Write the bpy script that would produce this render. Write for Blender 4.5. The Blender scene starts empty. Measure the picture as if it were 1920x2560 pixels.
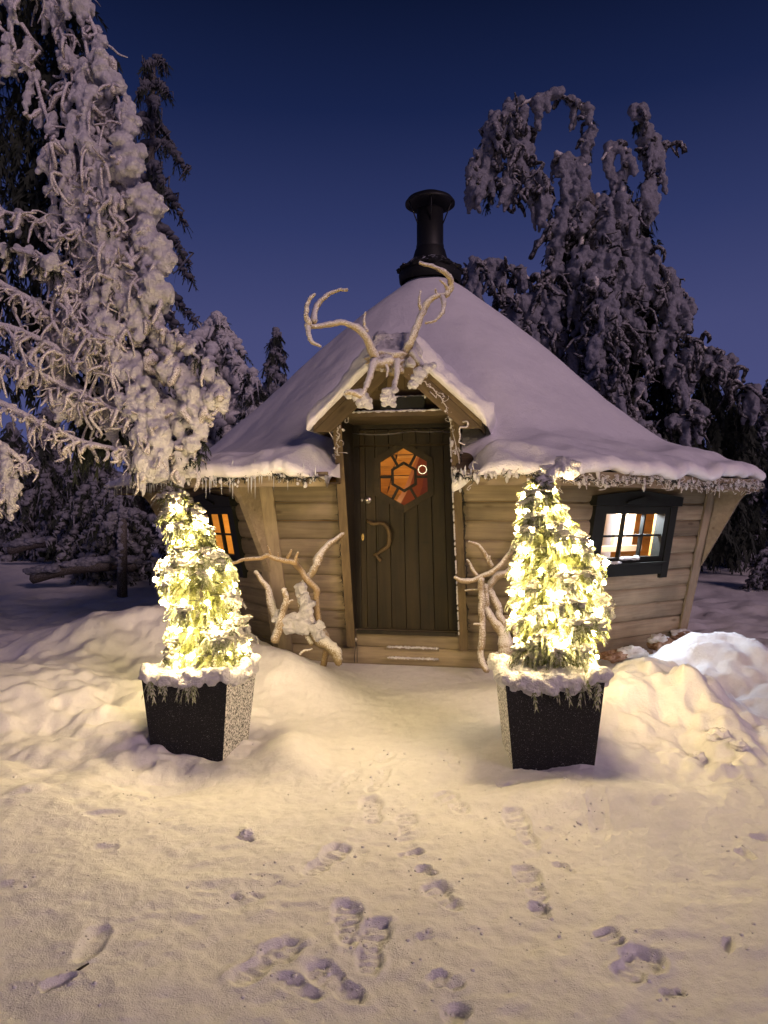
import bpy, math, random
import numpy as np
from mathutils import Matrix, Vector

R = math.radians
rng = np.random.default_rng(7)
random.seed(7)
SC = bpy.context.scene
COL = SC.collection

# ------------------------------------------------------------------ camera
CAM_Z, FPX, CX, HY = 1.35, 1850.0, 960.0, 1290.0
cam = bpy.data.cameras.new('camera')
cam.sensor_fit = 'VERTICAL'
cam.sensor_height = 36.0
cam.lens = FPX / 2560.0 * 36.0
cam.shift_y = 10 / 2560.0
cam.clip_start = 0.05
cam.clip_end = 800
cam_ob = bpy.data.objects.new('camera', cam)
COL.objects.link(cam_ob)
cam_ob.location = (0, 0, CAM_Z)
cam_ob.rotation_euler = (R(90), 0, 0)
SC.camera = cam_ob

# ------------------------------------------------------------------ world: blue-hour sky, darker overhead
world = bpy.data.worlds.new('World')
SC.world = world
world.use_nodes = True
wn = world.node_tree
bgn = wn.nodes['Background']
tc = wn.nodes.new('ShaderNodeTexCoord')
sp = wn.nodes.new('ShaderNodeSeparateXYZ')
rp = wn.nodes.new('ShaderNodeValToRGB')
wn.links.new(tc.outputs['Generated'], sp.inputs[0])
wn.links.new(sp.outputs['Z'], rp.inputs[0])
wn.links.new(rp.outputs[0], bgn.inputs[0])
bgn.inputs[1].default_value = 0.84


def lin(r, g, b):
    f = lambda c: (c / 255 / 12.92) if c <= 10 else ((c / 255 + 0.055) / 1.055) ** 2.4
    return (f(r), f(g), f(b), 1)


els = rp.color_ramp.elements
stops = [(0.0, (81, 84, 132)), (0.24, (67, 72, 117)), (0.36, (46, 55, 99)), (0.48, (24, 35, 73)), (0.58, (12, 21, 49)), (1.0, (8, 14, 36))]
while len(els) < len(stops):
    els.new(0.5)
for e, (p, c) in zip(els, stops):
    e.position = p
    e.color = lin(*c)

# ------------------------------------------------------------------ sun: faint pink fill standing in for town lamp glow, low behind the camera
sun = bpy.data.lights.new('sun', 'SUN')
sun.energy = 0.92
sun.angle = R(14)
sun.color = (1.0, 0.69, 0.74)
sun_ob = bpy.data.objects.new('sun', sun)
COL.objects.link(sun_ob)
sun_ob.location = (4, -6, 6)
sun_ob.rotation_euler = (R(90 - 24), 0, R(34))

SC.view_settings.view_transform = 'Standard'
SC.view_settings.look = 'None'
SC.view_settings.exposure = 0.3
SC.view_settings.gamma = 1
SC.view_settings.use_curve_mapping = False
SC.render.engine = 'CYCLES'
SC.cycles.max_bounces = 6
SC.cycles.diffuse_bounces = 3
SC.cycles.transparent_max_bounces = 12
SC.cycles.sample_clamp_indirect = 6
SC.cycles.use_denoising = True

BULB_L = 540.0           # radiance of the fairy-light bulbs
BULB_C = (1.0, 0.75, 0.36)


# ------------------------------------------------------------------ pixel -> world (photograph is 1920 x 2560)
def P(px, py, Y):
    return np.array([(px - CX) * Y / FPX, Y, CAM_Z - (py - HY) * Y / FPX])


S22 = 1920.0 / 1659.0


def q(px, py, Y):
    return P(px * S22, py * S22, Y)


# ------------------------------------------------------------------ value noise
def _hash(ix, iy, iz, seed):
    h = (ix.astype(np.int64) * 374761393 + iy.astype(np.int64) * 668265263 + iz.astype(np.int64) * 2147483647 + seed * 974711) & 0x7FFFFFFF
    h = (h ^ (h >> 13)) * 1274126177 & 0x7FFFFFFF
    h = (h ^ (h >> 16)) & 0xFFFF
    return h / 65535.0 * 2 - 1


def vnoise(p, seed=0):
    p = np.asarray(p, float)
    i = np.floor(p)
    f = p - i
    f = f * f * f * (f * (f * 6 - 15) + 10)
    i = i.astype(np.int64)
    out = 0
    for a in (0, 1):
        wa = f[..., 0] if a else 1 - f[..., 0]
        for b in (0, 1):
            wb = f[..., 1] if b else 1 - f[..., 1]
            for c in (0, 1):
                wc = f[..., 2] if c else 1 - f[..., 2]
                out = out + wa * wb * wc * _hash(i[..., 0] + a, i[..., 1] + b, i[..., 2] + c, seed)
    return out


def fbm(p, octv=3, seed=0):
    o, a = 0, 1.0
    for k in range(octv):
        o = o + a * vnoise(np.asarray(p) * (2.03 ** k), seed + k)
        a *= 0.5
    return o


def n2(x, y, s, octv=3, seed=0):
    return fbm(np.stack([x / s, y / s, np.zeros_like(x)], -1), octv, seed)


# ------------------------------------------------------------------ mesh builder
class MB:
    def __init__(self):
        self.v, self.f3, self.f4, self.fn, self.n = [], [], [], [], 0

    def add(self, v, f3=None, f4=None):
        v = np.asarray(v, float)
        if f3 is not None and len(f3):
            self.f3.append(np.asarray(f3, np.int64) + self.n)
        if f4 is not None and len(f4):
            self.f4.append(np.asarray(f4, np.int64) + self.n)
        self.v.append(v)
        self.n += len(v)

    def ngon(self, v, faces):
        for f in faces:
            self.fn.append([i + self.n for i in f])
        self.v.append(np.asarray(v, float))
        self.n += len(v)

    def empty(self):
        return self.n == 0

    def mesh(self, name, smooth=True, xf=None):
        me = bpy.data.meshes.new(name)
        v = np.concatenate(self.v)
        if xf is not None:
            m = np.array(xf)
            v = v @ m[:3, :3].T + m[:3, 3]
        f3 = np.concatenate(self.f3) if self.f3 else np.zeros((0, 3), np.int64)
        f4 = np.concatenate(self.f4) if self.f4 else np.zeros((0, 4), np.int64)
        loops = [f3.ravel(), f4.ravel()] + [np.array(f) for f in self.fn]
        sizes = np.concatenate([np.full(len(f3), 3), np.full(len(f4), 4), np.array([len(f) for f in self.fn], int)]).astype(np.int32)
        lv = np.concatenate(loops).astype(np.int32)
        me.vertices.add(len(v))
        me.vertices.foreach_set('co', v.astype(np.float32).ravel())
        me.loops.add(len(lv))
        me.loops.foreach_set('vertex_index', lv)
        me.polygons.add(len(sizes))
        st = np.concatenate([[0], np.cumsum(sizes)[:-1]]).astype(np.int32)
        me.polygons.foreach_set('loop_start', st)
        me.update(calc_edges=True)
        me.validate()
        me.polygons.foreach_set('use_smooth', np.full(len(me.polygons), bool(smooth)))
        me.update()
        return me

    # ---- shapes
    def hexa(self, c):
        """8 corners: bottom ring 0-3, top ring 4-7 (counter-clockwise from above)"""
        self.add(c, f4=[(3, 2, 1, 0), (4, 5, 6, 7), (0, 1, 5, 4), (1, 2, 6, 5), (2, 3, 7, 6), (3, 0, 4, 7)])

    def box(self, x0, x1, y0, y1, z0, z1, f=None):
        c = [(x0, y0, z0), (x1, y0, z0), (x1, y1, z0), (x0, y1, z0), (x0, y0, z1), (x1, y0, z1), (x1, y1, z1), (x0, y1, z1)]
        self.hexa([f(*p) for p in c] if f else c)

    def tube(self, pts, rad, sides=6, cap=True, bump=0.0, up=None):
        pts = np.asarray(pts, float)
        n = len(pts)
        rad = np.broadcast_to(np.asarray(rad, float), (n,)).copy()
        t = np.gradient(pts, axis=0)
        t /= np.linalg.norm(t, axis=1)[:, None] + 1e-9
        ref = np.array([0.31, 0.2, 0.93]) if up is None else np.array(up)
        u = np.cross(t, ref)
        ln = np.linalg.norm(u, axis=1)
        bad = ln < 0.05
        if bad.any():
            u[bad] = np.cross(t[bad], (1, 0, 0))
        for i in range(1, n):
            if np.dot(u[i], u[i - 1]) < 0:
                u[i] = -u[i]
        u /= np.linalg.norm(u, axis=1)[:, None] + 1e-9
        w = np.cross(t, u)
        a = np.arange(sides) * 2 * np.pi / sides
        ring = np.cos(a)[None, :, None] * u[:, None, :] + np.sin(a)[None, :, None] * w[:, None, :]
        rr = rad[:, None] * (1 + (bump * rng.uniform(-1, 1, (n, sides)) if bump else 0))
        v = pts[:, None, :] + ring * np.reshape(rr, (n, -1, 1))
        v = v.reshape(-1, 3)
        i = np.arange(n - 1)[:, None] * sides
        j = np.arange(sides)[None, :]
        k = (np.arange(sides) + 1) % sides
        f4 = np.stack([i + j, i + k[None, :], i + sides + k[None, :], i + sides + j], -1).reshape(-1, 4)
        f3 = []
        if cap:
            base = n * sides
            v = np.concatenate([v, [pts[0] - t[0] * rad[0] * .6, pts[-1] + t[-1] * rad[-1] * .6]])
            f3 = [(base, k[x], x) for x in range(sides)] + [(base + 1, (n - 1) * sides + x, (n - 1) * sides + k[x]) for x in range(sides)]
        self.add(v, f3, f4)

    def lump(self, c, r, var=None, lod=1):
        tv, tf = LUMPS[lod][int(rng.integers(len(LUMPS[lod]))) if var is None else var]
        a = rng.uniform(0, 2 * np.pi)
        ca, sa = math.cos(a), math.sin(a)
        m = np.array([[ca, -sa, 0], [sa, ca, 0], [0, 0, 1]])
        self.add(tv @ m.T * np.asarray(r) + np.asarray(c), tf)

    def grid(self, X, Y, Z, flip=False):
        ny, nx = X.shape
        v = np.stack([X, Y, Z], -1).reshape(-1, 3)
        i = np.arange(ny - 1)[:, None] * nx + np.arange(nx - 1)[None, :]
        f = np.stack([i, i + 1, i + nx + 1, i + nx], -1).reshape(-1, 4)
        self.add(v, f4=f[:, ::-1] if flip else f)

    def lathe(self, prof, c, sides=24, lean=(0, 0)):
        prof = np.asarray(prof, float)
        a = np.arange(sides) * 2 * np.pi / sides
        n = len(prof)
        v = np.zeros((n, sides, 3))
        v[..., 0] = c[0] + prof[:, 0][:, None] * np.cos(a)
        v[..., 1] = c[1] + prof[:, 0][:, None] * np.sin(a)
        v[..., 2] = c[2] + prof[:, 1][:, None]
        i = np.arange(n - 1)[:, None] * sides
        j = np.arange(sides)[None, :]
        k = ((np.arange(sides) + 1) % sides)[None, :]
        self.add(v.reshape(-1, 3), f4=np.stack([i + j, i + k, i + sides + k, i + sides + j], -1).reshape(-1, 4))


def _ico(sub):
    t = (1 + 5 ** .5) / 2
    v = [(-1, t, 0), (1, t, 0), (-1, -t, 0), (1, -t, 0), (0, -1, t), (0, 1, t), (0, -1, -t), (0, 1, -t), (t, 0, -1), (t, 0, 1), (-t, 0, -1), (-t, 0, 1)]
    v = [np.array(x) / np.linalg.norm(x) for x in v]
    f = [(0, 11, 5), (0, 5, 1), (0, 1, 7), (0, 7, 10), (0, 10, 11), (1, 5, 9), (5, 11, 4), (11, 10, 2), (10, 7, 6), (7, 1, 8), (3, 9, 4), (3, 4, 2), (3, 2, 6), (3, 6, 8), (3, 8, 9), (4, 9, 5), (2, 4, 11), (6, 2, 10), (8, 6, 7), (9, 8, 1)]
    for _ in range(sub):
        mid, nf = {}, []

        def m(a, b):
            k = (min(a, b), max(a, b))
            if k not in mid:
                x = v[a] + v[b]
                v.append(x / np.linalg.norm(x))
                mid[k] = len(v) - 1
            return mid[k]
        for a, b, c in f:
            x, y, z = m(a, b), m(b, c), m(c, a)
            nf += [(a, x, z), (b, y, x), (c, z, y), (x, y, z)]
        f = nf
    return np.array(v), np.array(f)


LUMPS = []
for sub, amp, sc_ in ((1, .28, 1.6), (2, .30, 1.9), (3, .32, 2.2)):
    bv, bf = _ico(sub)
    LUMPS.append([(bv * (1 + amp * fbm(bv * sc_ + 31 * k, 3, k))[:, None], bf) for k in range(10)])
ICO1 = _ico(1)
ICO0 = _ico(0)


def crom(pts, n):
    pts = np.asarray(pts, float)
    if len(pts) < 3:
        s = np.linspace(0, 1, n)[:, None]
        return pts[0] * (1 - s) + pts[-1] * s
    p = np.concatenate([[2 * pts[0] - pts[1]], pts, [2 * pts[-1] - pts[-2]]])
    s = np.linspace(0, len(pts) - 1 - 1e-6, n)
    i = s.astype(int)
    t = (s - i)[:, None]
    a, b, c, d = p[i], p[i + 1], p[i + 2], p[i + 3]
    return .5 * (2 * b + (c - a) * t + (2 * a - 5 * b + 4 * c - d) * t ** 2 + (3 * b - a - 3 * c + d) * t ** 3)


# ------------------------------------------------------------------ object helpers
WM = {}


def link(o, parent=None, M=None):
    COL.objects.link(o)
    M = M or Matrix.Identity(4)
    if parent is not None:
        o.parent = parent
        o.matrix_parent_inverse = WM[parent.name].inverted()
    o.matrix_basis = M
    WM[o.name] = M.copy()
    return o


def obj(name, mb, mat, parent=None, smooth=True, M=None, stuff=False, label=None):
    """mesh given in world coordinates; M = the part's own frame (its local axes)"""
    me = mb.mesh(name, smooth, M.inverted() if M is not None else None) if isinstance(mb, MB) else mb
    if mat is not None and not me.materials:
        for m in (mat if isinstance(mat, (list, tuple)) else [mat]):
            me.materials.append(m)
    o = bpy.data.objects.new(name, me)
    link(o, parent, M)
    if stuff:
        o['kind'] = 'stuff'
    if label:
        o['label'] = label
    return o


def tag(o, label, cat, group=None):
    o['label'] = label
    o['category'] = cat
    if group:
        o['group'] = group
    return o


def thing(name, label, cat, loc=(0, 0, 0), group=None):
    o = bpy.data.objects.new(name, None)
    o.empty_display_size = .2
    link(o, None, Matrix.Translation(Vector([float(x) for x in loc])))
    return tag(o, label, cat, group)


# ------------------------------------------------------------------ materials
def mat(name, base=(.5, .5, .5), rough=.6, metal=0, spec=.5, emis=None, es=0):
    m = bpy.data.materials.new(name)
    m.use_nodes = True
    b = m.node_tree.nodes['Principled BSDF']
    b.inputs['Base Color'].default_value = (*base, 1)
    b.inputs['Roughness'].default_value = rough
    b.inputs['Metallic'].default_value = metal
    b.inputs['Specular IOR Level'].default_value = spec
    if emis:
        b.inputs['Emission Color'].default_value = (*emis, 1)
        b.inputs['Emission Strength'].default_value = es
    return m


def N(m, t, **kw):
    n = m.node_tree.nodes.new(t)
    for k, v in kw.items():
        if k in n.inputs:
            n.inputs[k].default_value = v
        else:
            setattr(n, k, v)
    return n


def L(m, a, b):
    m.node_tree.links.new(a, b)


def bsdf(m):
    return m.node_tree.nodes['Principled BSDF']


def ramp(m, src, cols):
    r = N(m, 'ShaderNodeValToRGB')
    e = r.color_ramp.elements
    while len(e) < len(cols):
        e.new(.5)
    for x, (p, c) in zip(e, cols):
        x.position = p
        x.color = (*c, 1)
    L(m, src, r.inputs[0])
    return r


def bump(m, h, strength, dist, prev=None):
    b = N(m, 'ShaderNodeBump', Strength=strength, Distance=dist)
    L(m, h, b.inputs['Height'])
    if prev:
        L(m, prev.outputs[0], b.inputs['Normal'])
    L(m, b.outputs[0], bsdf(m).inputs['Normal'])
    return b


def pos(m):
    return N(m, 'ShaderNodeNewGeometry').outputs['Position']


def snow_mat(name, base=(.83, .83, .86), scales=((9, .5, .03), (60, .5, .006)), rough=.55, mottle=None):
    m = mat(name, base, rough, spec=.25)
    p = pos(m)
    prev = None
    for s, st, d in scales:
        n = N(m, 'ShaderNodeTexNoise', Scale=s, Detail=4.0, Roughness=.6)
        L(m, p, n.inputs['Vector'])
        prev = bump(m, n.outputs['Fac'], st, d, prev)
    n = N(m, 'ShaderNodeTexNoise', Scale=14.0, Detail=5.0, Roughness=.65)
    L(m, p, n.inputs['Vector'])
    lo = tuple(c * (mottle or .9) for c in base)
    r = ramp(m, n.outputs['Fac'], [(.3, lo), (.62, base)])
    L(m, r.outputs[0], bsdf(m).inputs['Base Color'])
    return m


def wood_mat(name, c0, c1, rough=.75, grain=(1.2, 22, 22), var=.35, bump_s=.35, knots=True):
    """plank wood; grain runs along the part's own X axis; each part gets its own tone"""
    m = mat(name, c0, rough, spec=.25)
    tcn = N(m, 'ShaderNodeTexCoord')
    oi = N(m, 'ShaderNodeObjectInfo')
    mp = N(m, 'ShaderNodeMapping')
    mp.inputs['Scale'].default_value = grain
    ad = N(m, 'ShaderNodeVectorMath', operation='MULTIPLY_ADD')
    L(m, oi.outputs['Random'], ad.inputs[0])
    ad.inputs[1].default_value = (37, 11, 23)
    L(m, tcn.outputs['Object'], ad.inputs[2])
    L(m, ad.outputs[0], mp.inputs['Vector'])
    n = N(m, 'ShaderNodeTexNoise', Scale=1.0, Detail=6.0, Roughness=.65, Distortion=.6)
    L(m, mp.outputs[0], n.inputs['Vector'])
    n2_ = N(m, 'ShaderNodeTexNoise', Scale=2.3, Detail=3.0)
    L(m, ad.outputs[0], n2_.inputs['Vector'])
    r = ramp(m, n.outputs['Fac'], [(.3, c1), (.68, c0)])
    r2 = ramp(m, n2_.outputs['Fac'], [(.3, (.62, .62, .62)), (.7, (1.12, 1.1, 1.06))])
    mx = N(m, 'ShaderNodeMix', data_type='RGBA', blend_type='MULTIPLY')
    mx.inputs[0].default_value = 1
    L(m, r.outputs[0], mx.inputs[6])
    L(m, r2.outputs[0], mx.inputs[7])
    hv = N(m, 'ShaderNodeHueSaturation')
    mr = N(m, 'ShaderNodeMapRange')
    mr.inputs['To Min'].default_value = 1 - var
    mr.inputs['To Max'].default_value = 1 + var * .7
    L(m, oi.outputs['Random'], mr.inputs['Value'])
    L(m, mr.outputs[0], hv.inputs['Value'])
    L(m, mx.outputs[2], hv.inputs['Color'])
    out = hv.outputs[0]
    if knots:
        v = N(m, 'ShaderNodeTexVoronoi', Scale=1.0)
        mk = N(m, 'ShaderNodeMapping')
        mk.inputs['Scale'].default_value = (2.2, 7, 7)
        L(m, ad.outputs[0], mk.inputs['Vector'])
        L(m, mk.outputs[0], v.inputs['Vector'])
        rk = ramp(m, v.outputs['Distance'], [(.05, (.35, .3, .25)), (.13, (1, 1, 1))])
        mk2 = N(m, 'ShaderNodeMix', data_type='RGBA', blend_type='MULTIPLY')
        mk2.inputs[0].default_value = .7
        L(m, out, mk2.inputs[6])
        L(m, rk.outputs[0], mk2.inputs[7])
        out = mk2.outputs[2]
    L(m, out, bsdf(m).inputs['Base Color'])
    bump(m, n.outputs['Fac'], bump_s, .006)
    return m


def frosted_mat(name, dark, white=(.8, .8, .82), lo=.42, hi=.52, scale=160, top=0.0, rough=.7):
    """a dark surface dusted with rime specks; more rime on upward faces when TOP is set"""
    m = mat(name, dark, rough, spec=.3)
    p = pos(m)
    n = N(m, 'ShaderNodeTexNoise', Scale=float(scale), Detail=3.0, Roughness=.7)
    L(m, p, n.inputs['Vector'])
    src = n.outputs['Fac']
    if top:
        g = N(m, 'ShaderNodeNewGeometry')
        s = N(m, 'ShaderNodeSeparateXYZ')
        L(m, g.outputs['Normal'], s.inputs[0])
        ma = N(m, 'ShaderNodeMath', operation='MULTIPLY_ADD')
        L(m, s.outputs['Z'], ma.inputs[0])
        ma.inputs[1].default_value = top
        L(m, src, ma.inputs[2])
        src = ma.outputs[0]
    r = ramp(m, src, [(lo, dark), (hi, white)])
    L(m, r.outputs[0], bsdf(m).inputs['Base Color'])
    bump(m, n.outputs['Fac'], .6, .006)
    return m


M_SNOW = snow_mat('snow_ground', (.80, .78, .80), ((9, .4, .03), (60, .35, .008), (210, .9, .005)), .6, .9)
M_ROOFSNOW = snow_mat('snow_roof', (.82, .80, .83), ((7, .35, .03), (26, .35, .012), (80, .8, .008)), .6, .95)
M_TREESNOW = snow_mat('snow_crust', (.82, .80, .82), ((38, 1.0, .035), (130, .9, .012)), .7, .72)
M_FARSNOW_SHADED = snow_mat('rime_far_shaded', (.27, .27, .32), ((9, .9, .06), (40, .8, .02)), .7, .6)  # snow colour darkened to stand for the weaker light on far trees
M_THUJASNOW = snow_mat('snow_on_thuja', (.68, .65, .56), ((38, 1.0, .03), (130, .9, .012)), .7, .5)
M_HAZEDSNOW = snow_mat('rime_haze_dimmed', (.15, .15, .18), ((9, .9, .06), (40, .8, .02)), .8, .6)  # darker still: haze and faint light on the tall spruce put into colour
M_FROSTTWIG = frosted_mat('frosted_twig', (.14, .10, .07), (.78, .75, .74), .34, .56, 130, .10)
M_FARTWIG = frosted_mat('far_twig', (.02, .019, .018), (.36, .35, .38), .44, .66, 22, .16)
M_TWIGDARK = mat('bark_dark', (.035, .027, .02), .9)
M_NEEDLE = mat('needles_dark', (.016, .022, .014), .8)
M_BARK = frosted_mat('bark_rimed', (.05, .04, .03), (.34, .33, .35), .50, .72, 110, .05)
M_WALL = wood_mat('weathered_log_siding', (.32, .26, .175), (.19, .15, .10))
M_POST = wood_mat('weathered_post', (.35, .285, .195), (.24, .19, .13))
M_DOOR = wood_mat('stained_door', (.044, .031, .013), (.013, .010, .005), .6, (16, 16, 1.2), .25)
M_DFRAME = wood_mat('stained_door_frame', (.03, .024, .014), (.014, .011, .007), .6, (16, 16, 1.2), .2)
M_GABLE = wood_mat('gable_boards', (.15, .11, .06), (.08, .058, .032))
M_WINFRAME = wood_mat('dark_green_paint', (.014, .016, .013), (.010, .011, .009), .6, (2, 14, 14), .15, .15, False)
M_INT = wood_mat('warm_interior_pine', (.62, .34, .09), (.45, .22, .045), .5, (1.2, 18, 18), .12)
M_INTPALE = mat('pale_interior_board', (.5, .47, .46), .6)
M_PALEWOOD = mat('pale_inner_pine', (.50, .33, .19), .6)
M_COPPER = mat('dull_copper', (.20, .075, .055), .42, .55)
M_BLACK = mat('black_sheet_metal', (.006, .006, .007), .55, .2)
M_BLACKFROST = frosted_mat('black_sheet_metal_frost', (.006, .006, .007), (.5, .5, .55), .70, .80, 26, .18)
M_PLANT = frosted_mat('black_planter', (.008, .008, .009), (.55, .55, .55), .635, .73, 230, 0)
M_PLANTF = frosted_mat('black_planter_rimed', (.03, .028, .024), (.7, .68, .66), .43, .56, 90, 0)
M_BULB = mat('warm_bulb', (.8, .7, .5), .5, emis=BULB_C, es=BULB_L)
M_BULBIN = mat('indoor_bulb', (.8, .7, .5), .5, emis=(1, .85, .55), es=2.2)
M_CABLE = mat('dark_green_cable', (.012, .014, .010), .6)
M_ANTLER = frosted_mat('frosted_antler', (.30, .23, .12), (.80, .78, .76), .38, .58, 150, .24)
M_DRIFT = frosted_mat('driftwood_rimed', (.27, .20, .11), (.76, .73, .70), .46, .66, 120, .34)
M_DRIFTBARE = frosted_mat('driftwood_bare', (.29, .20, .10), (.70, .66, .60), .52, .80, 120, .26)
M_HANDLE = wood_mat('driftwood_handle', (.16, .11, .05), (.09, .06, .03), .6, (14, 14, 14), .1)
M_METAL = mat('worn_steel', (.55, .52, .45), .35, 1)
M_BRASS = mat('worn_brass', (.5, .36, .13), .4, 1)
M_ROCK = frosted_mat('brown_rock', (.13, .065, .035), (.30, .20, .14), .45, .62, 14, 0)
M_FERN = mat('green_spray', (.11, .118, .028), .7)
M_FERNFROST = frosted_mat('rimed_spray', (.12, .15, .035), (.50, .49, .40), .42, .64, 90, .06)
for mm in (M_FERN,):
    b_ = bsdf(mm)
    b_.inputs['Subsurface Weight'].default_value = 0


def ice_mat():
    m = mat('ice', (.75, .78, .82), .18, spec=.6)
    bsdf(m).inputs['Transmission Weight'].default_value = .35
    bsdf(m).inputs['IOR'].default_value = 1.31
    return m


M_ICE = ice_mat()


def glass_mat():
    m = bpy.data.materials.new('window_glass')
    m.use_nodes = True
    nt = m.node_tree
    nt.nodes.remove(nt.nodes['Principled BSDF'])
    o = nt.nodes['Material Output']
    t = nt.nodes.new('ShaderNodeBsdfTransparent')
    t.inputs[0].default_value = (.93, .93, .92, 1)
    g = nt.nodes.new('ShaderNodeBsdfGlossy')
    g.inputs['Roughness'].default_value = .04
    x = nt.nodes.new('ShaderNodeMixShader')
    x.inputs[0].default_value = .03
    nt.links.new(t.outputs[0], x.inputs[1])
    nt.links.new(g.outputs[0], x.inputs[2])
    nt.links.new(x.outputs[0], o.inputs[0])
    return m


M_GLASS = glass_mat()

RIME = bpy.data.textures.new('rime', 'CLOUDS')
RIME.noise_scale = .045
RIME.noise_depth = 2
RIME.noise_basis = 'VORONOI_F1'


def merge(o, vox, smooth=1):
    """let the lumps of one load grow together into one crust"""
    m = o.modifiers.new('crust', 'REMESH')
    m.mode = 'VOXEL'
    m.voxel_size = vox
    m.use_smooth_shade = True
    d_ = o.modifiers.new('rime', 'DISPLACE')
    d_.texture = RIME
    d_.texture_coords = 'GLOBAL'
    d_.strength = min(vox * 2.6, .05)
    d_.mid_level = .5
    if smooth:
        k_ = o.modifiers.new('soften', 'SMOOTH')
        k_.factor = .5
        k_.iterations = smooth
    return o


# ------------------------------------------------------------------ kota frame
THETA = 11.0
K = np.array([.65, 9.11])
A0 = 2.6
LEAN = .185
T22 = math.tan(R(22.5))
NORM = [np.array([math.cos(R(270 - THETA + 45 * k)), math.sin(R(270 - THETA + 45 * k))]) for k in range(8)]


def F(k):
    """facet k: f(u, v, z) -> world; u along the facet (to the right seen from outside), v outward from the foot line"""
    n = NORM[k % 8]
    t = np.array([-n[1], n[0]])

    def f(u, v, z):
        p = K + n * (A0 + v) + t * u
        return np.array([p[0], p[1], z])
    return f


def FM(k, u=0, v=0, z=0):
    """the facet's frame as a matrix: X along the facet, Y inward, Z up"""
    n = NORM[k % 8]
    p = F(k)(u, v, z)
    return Matrix(((-n[1], -n[0], 0, p[0]), (n[0], -n[1], 0, p[1]), (0, 0, 1, p[2]), (0, 0, 0, 1)))


def W(k):
    """like F but v is measured from the leaning wall plane"""
    f = F(k)
    return lambda u, v, z: f(u, v + LEAN * z, z)


F0, W0 = F(0), W(0)

# ------------------------------------------------------------------ ground: one sheet of snow with mounds, scoops and footprints
GAUSS = [  # x, y, sx, sy, h
    (1.55, 4.95, .34, .28, .23), (1.98, 4.80, .28, .32, .20), (1.35, 4.55, .22, .22, .10), (2.15, 4.30, .28, .22, .09), (1.62, 4.55, .14, .12, .07), (1.85, 4.50, .12, .10, .06),
    (2.62, 6.02, .30, .42, .26), (3.05, 5.75, .42, .40, .16), (2.25, 5.6, .35, .3, .12),
    (1.15, 3.95, .55, .45, .11), (1.0, 5.45, .4, .3, .10),
    (-.72, 5.62, .26, .22, .17), (-1.0, 5.95, .4, .3, .17), (-.45, 5.35, .2, .2, .06),
    (-2.35, 6.5, .75, .42, .44), (-1.6, 6.9, .6, .6, .20), (-2.0, 5.3, .6, .4, .10), (-2.9, 5.2, .7, .6, .22), (-1.5, 4.6, .4, .3, .05),
    (-.93, 3.72, .20, .11, -.045), (-1.18, 3.75, .16, .13, -.05), (1.38, 3.62, .2, .14, -.05), (.95, 3.42, .35, .10, .05), (-.52, 4.2, .10, .2, .10),
    (-.42, 3.95, .09, .14, .03), (-1.55, 3.55, .3, .2, .05), (1.95, 3.5, .3, .3, .05),
]


def ground_z(x, y, fine=True):
    x = np.asarray(x, float)
    y = np.asarray(y, float)
    z = np.zeros_like(x)
    for gx, gy, sx, sy, h in GAUSS:
        z += h * np.exp(-((x - gx) / sx) ** 2 / 2 - ((y - gy) / sy) ** 2 / 2)
    far = np.clip((np.hypot(x, y) - 9) / 9, 0, 1)
    z += .34 * far * far * (3 - 2 * far) * (x < 50)
    # lumpy, trodden snow left and right of the path
    path = np.exp(-((x - .12) / .75) ** 2)
    near = np.clip((y - 3.0) / 1.2, 0, 1)
    side = np.clip((np.abs(x - .1) - .75) / .6, 0, 1)
    lum = n2(x, y, .34, 3, 5)
    z += near * side * (.045 * lum + .020 * np.abs(n2(x, y, .17, 2, 9)) + .010 * n2(x, y, .085, 2, 10)) * np.clip((14 - y) / 4, .15, 1)
    rightb = np.exp(-((x - 2.0) / .55) ** 2 - ((y - 4.6) / .75) ** 2)
    z += rightb * (.07 * n2(x, y, .27, 3, 21) + .03 * np.abs(n2(x, y, .10, 2, 23)))
    heap = np.exp(-((x - 2.9) / .6) ** 2 - ((y - 5.7) / .7) ** 2)
    z += heap * (.035 * n2(x, y, .3, 3, 27) + .014 * n2(x, y, .09, 3, 29))
    chop = np.exp(-((x - 1.75) / .35) ** 2 - ((y - 3.85) / .35) ** 2)
    z += chop * .035 * n2(x, y, .10, 2, 33)
    chopl = np.exp(-((x + 1.7) / .7) ** 2 - ((y - 4.9) / .8) ** 2)
    z += chopl * .06 * np.abs(n2(x * .6, y, .2, 3, 61))
    z += .016 * n2(x, y, .42, 3, 14) * (1 - .5 * path)
    if fine:
        z += .0036 * n2(x, y, .05, 4, 40) + .0045 * n2(x * .45, y, .06, 3, 43) * np.clip(.5 + n2(x, y, .6, 2, 47), 0, 1)
    # the wall stands on a flat pad
    d = np.hypot(x - K[0], y - K[1])
    pad = np.clip((3.1 - d) / .5, 0, 1)
    z = z * (1 - pad) + .03 * pad
    return z


def gz(x, y):
    return float(ground_z(np.array([x]), np.array([y]), False)[0])


def on_ground(px, py):
    """the point of the level snow seen at a photo pixel"""
    Y = CAM_Z * FPX / (py - HY)
    return np.array([(px - CX) * Y / FPX, Y])


PRINTS = []   # (toe xy, heel xy, width, depth, tread)


def fp(ox, oy, s, a, b, w=.105, d=.022, tread=1):
    PRINTS.append((on_ground(ox + a[0] * s, oy + a[1] * s), on_ground(ox + b[0] * s, oy + b[1] * s), w, d, tread))


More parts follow.
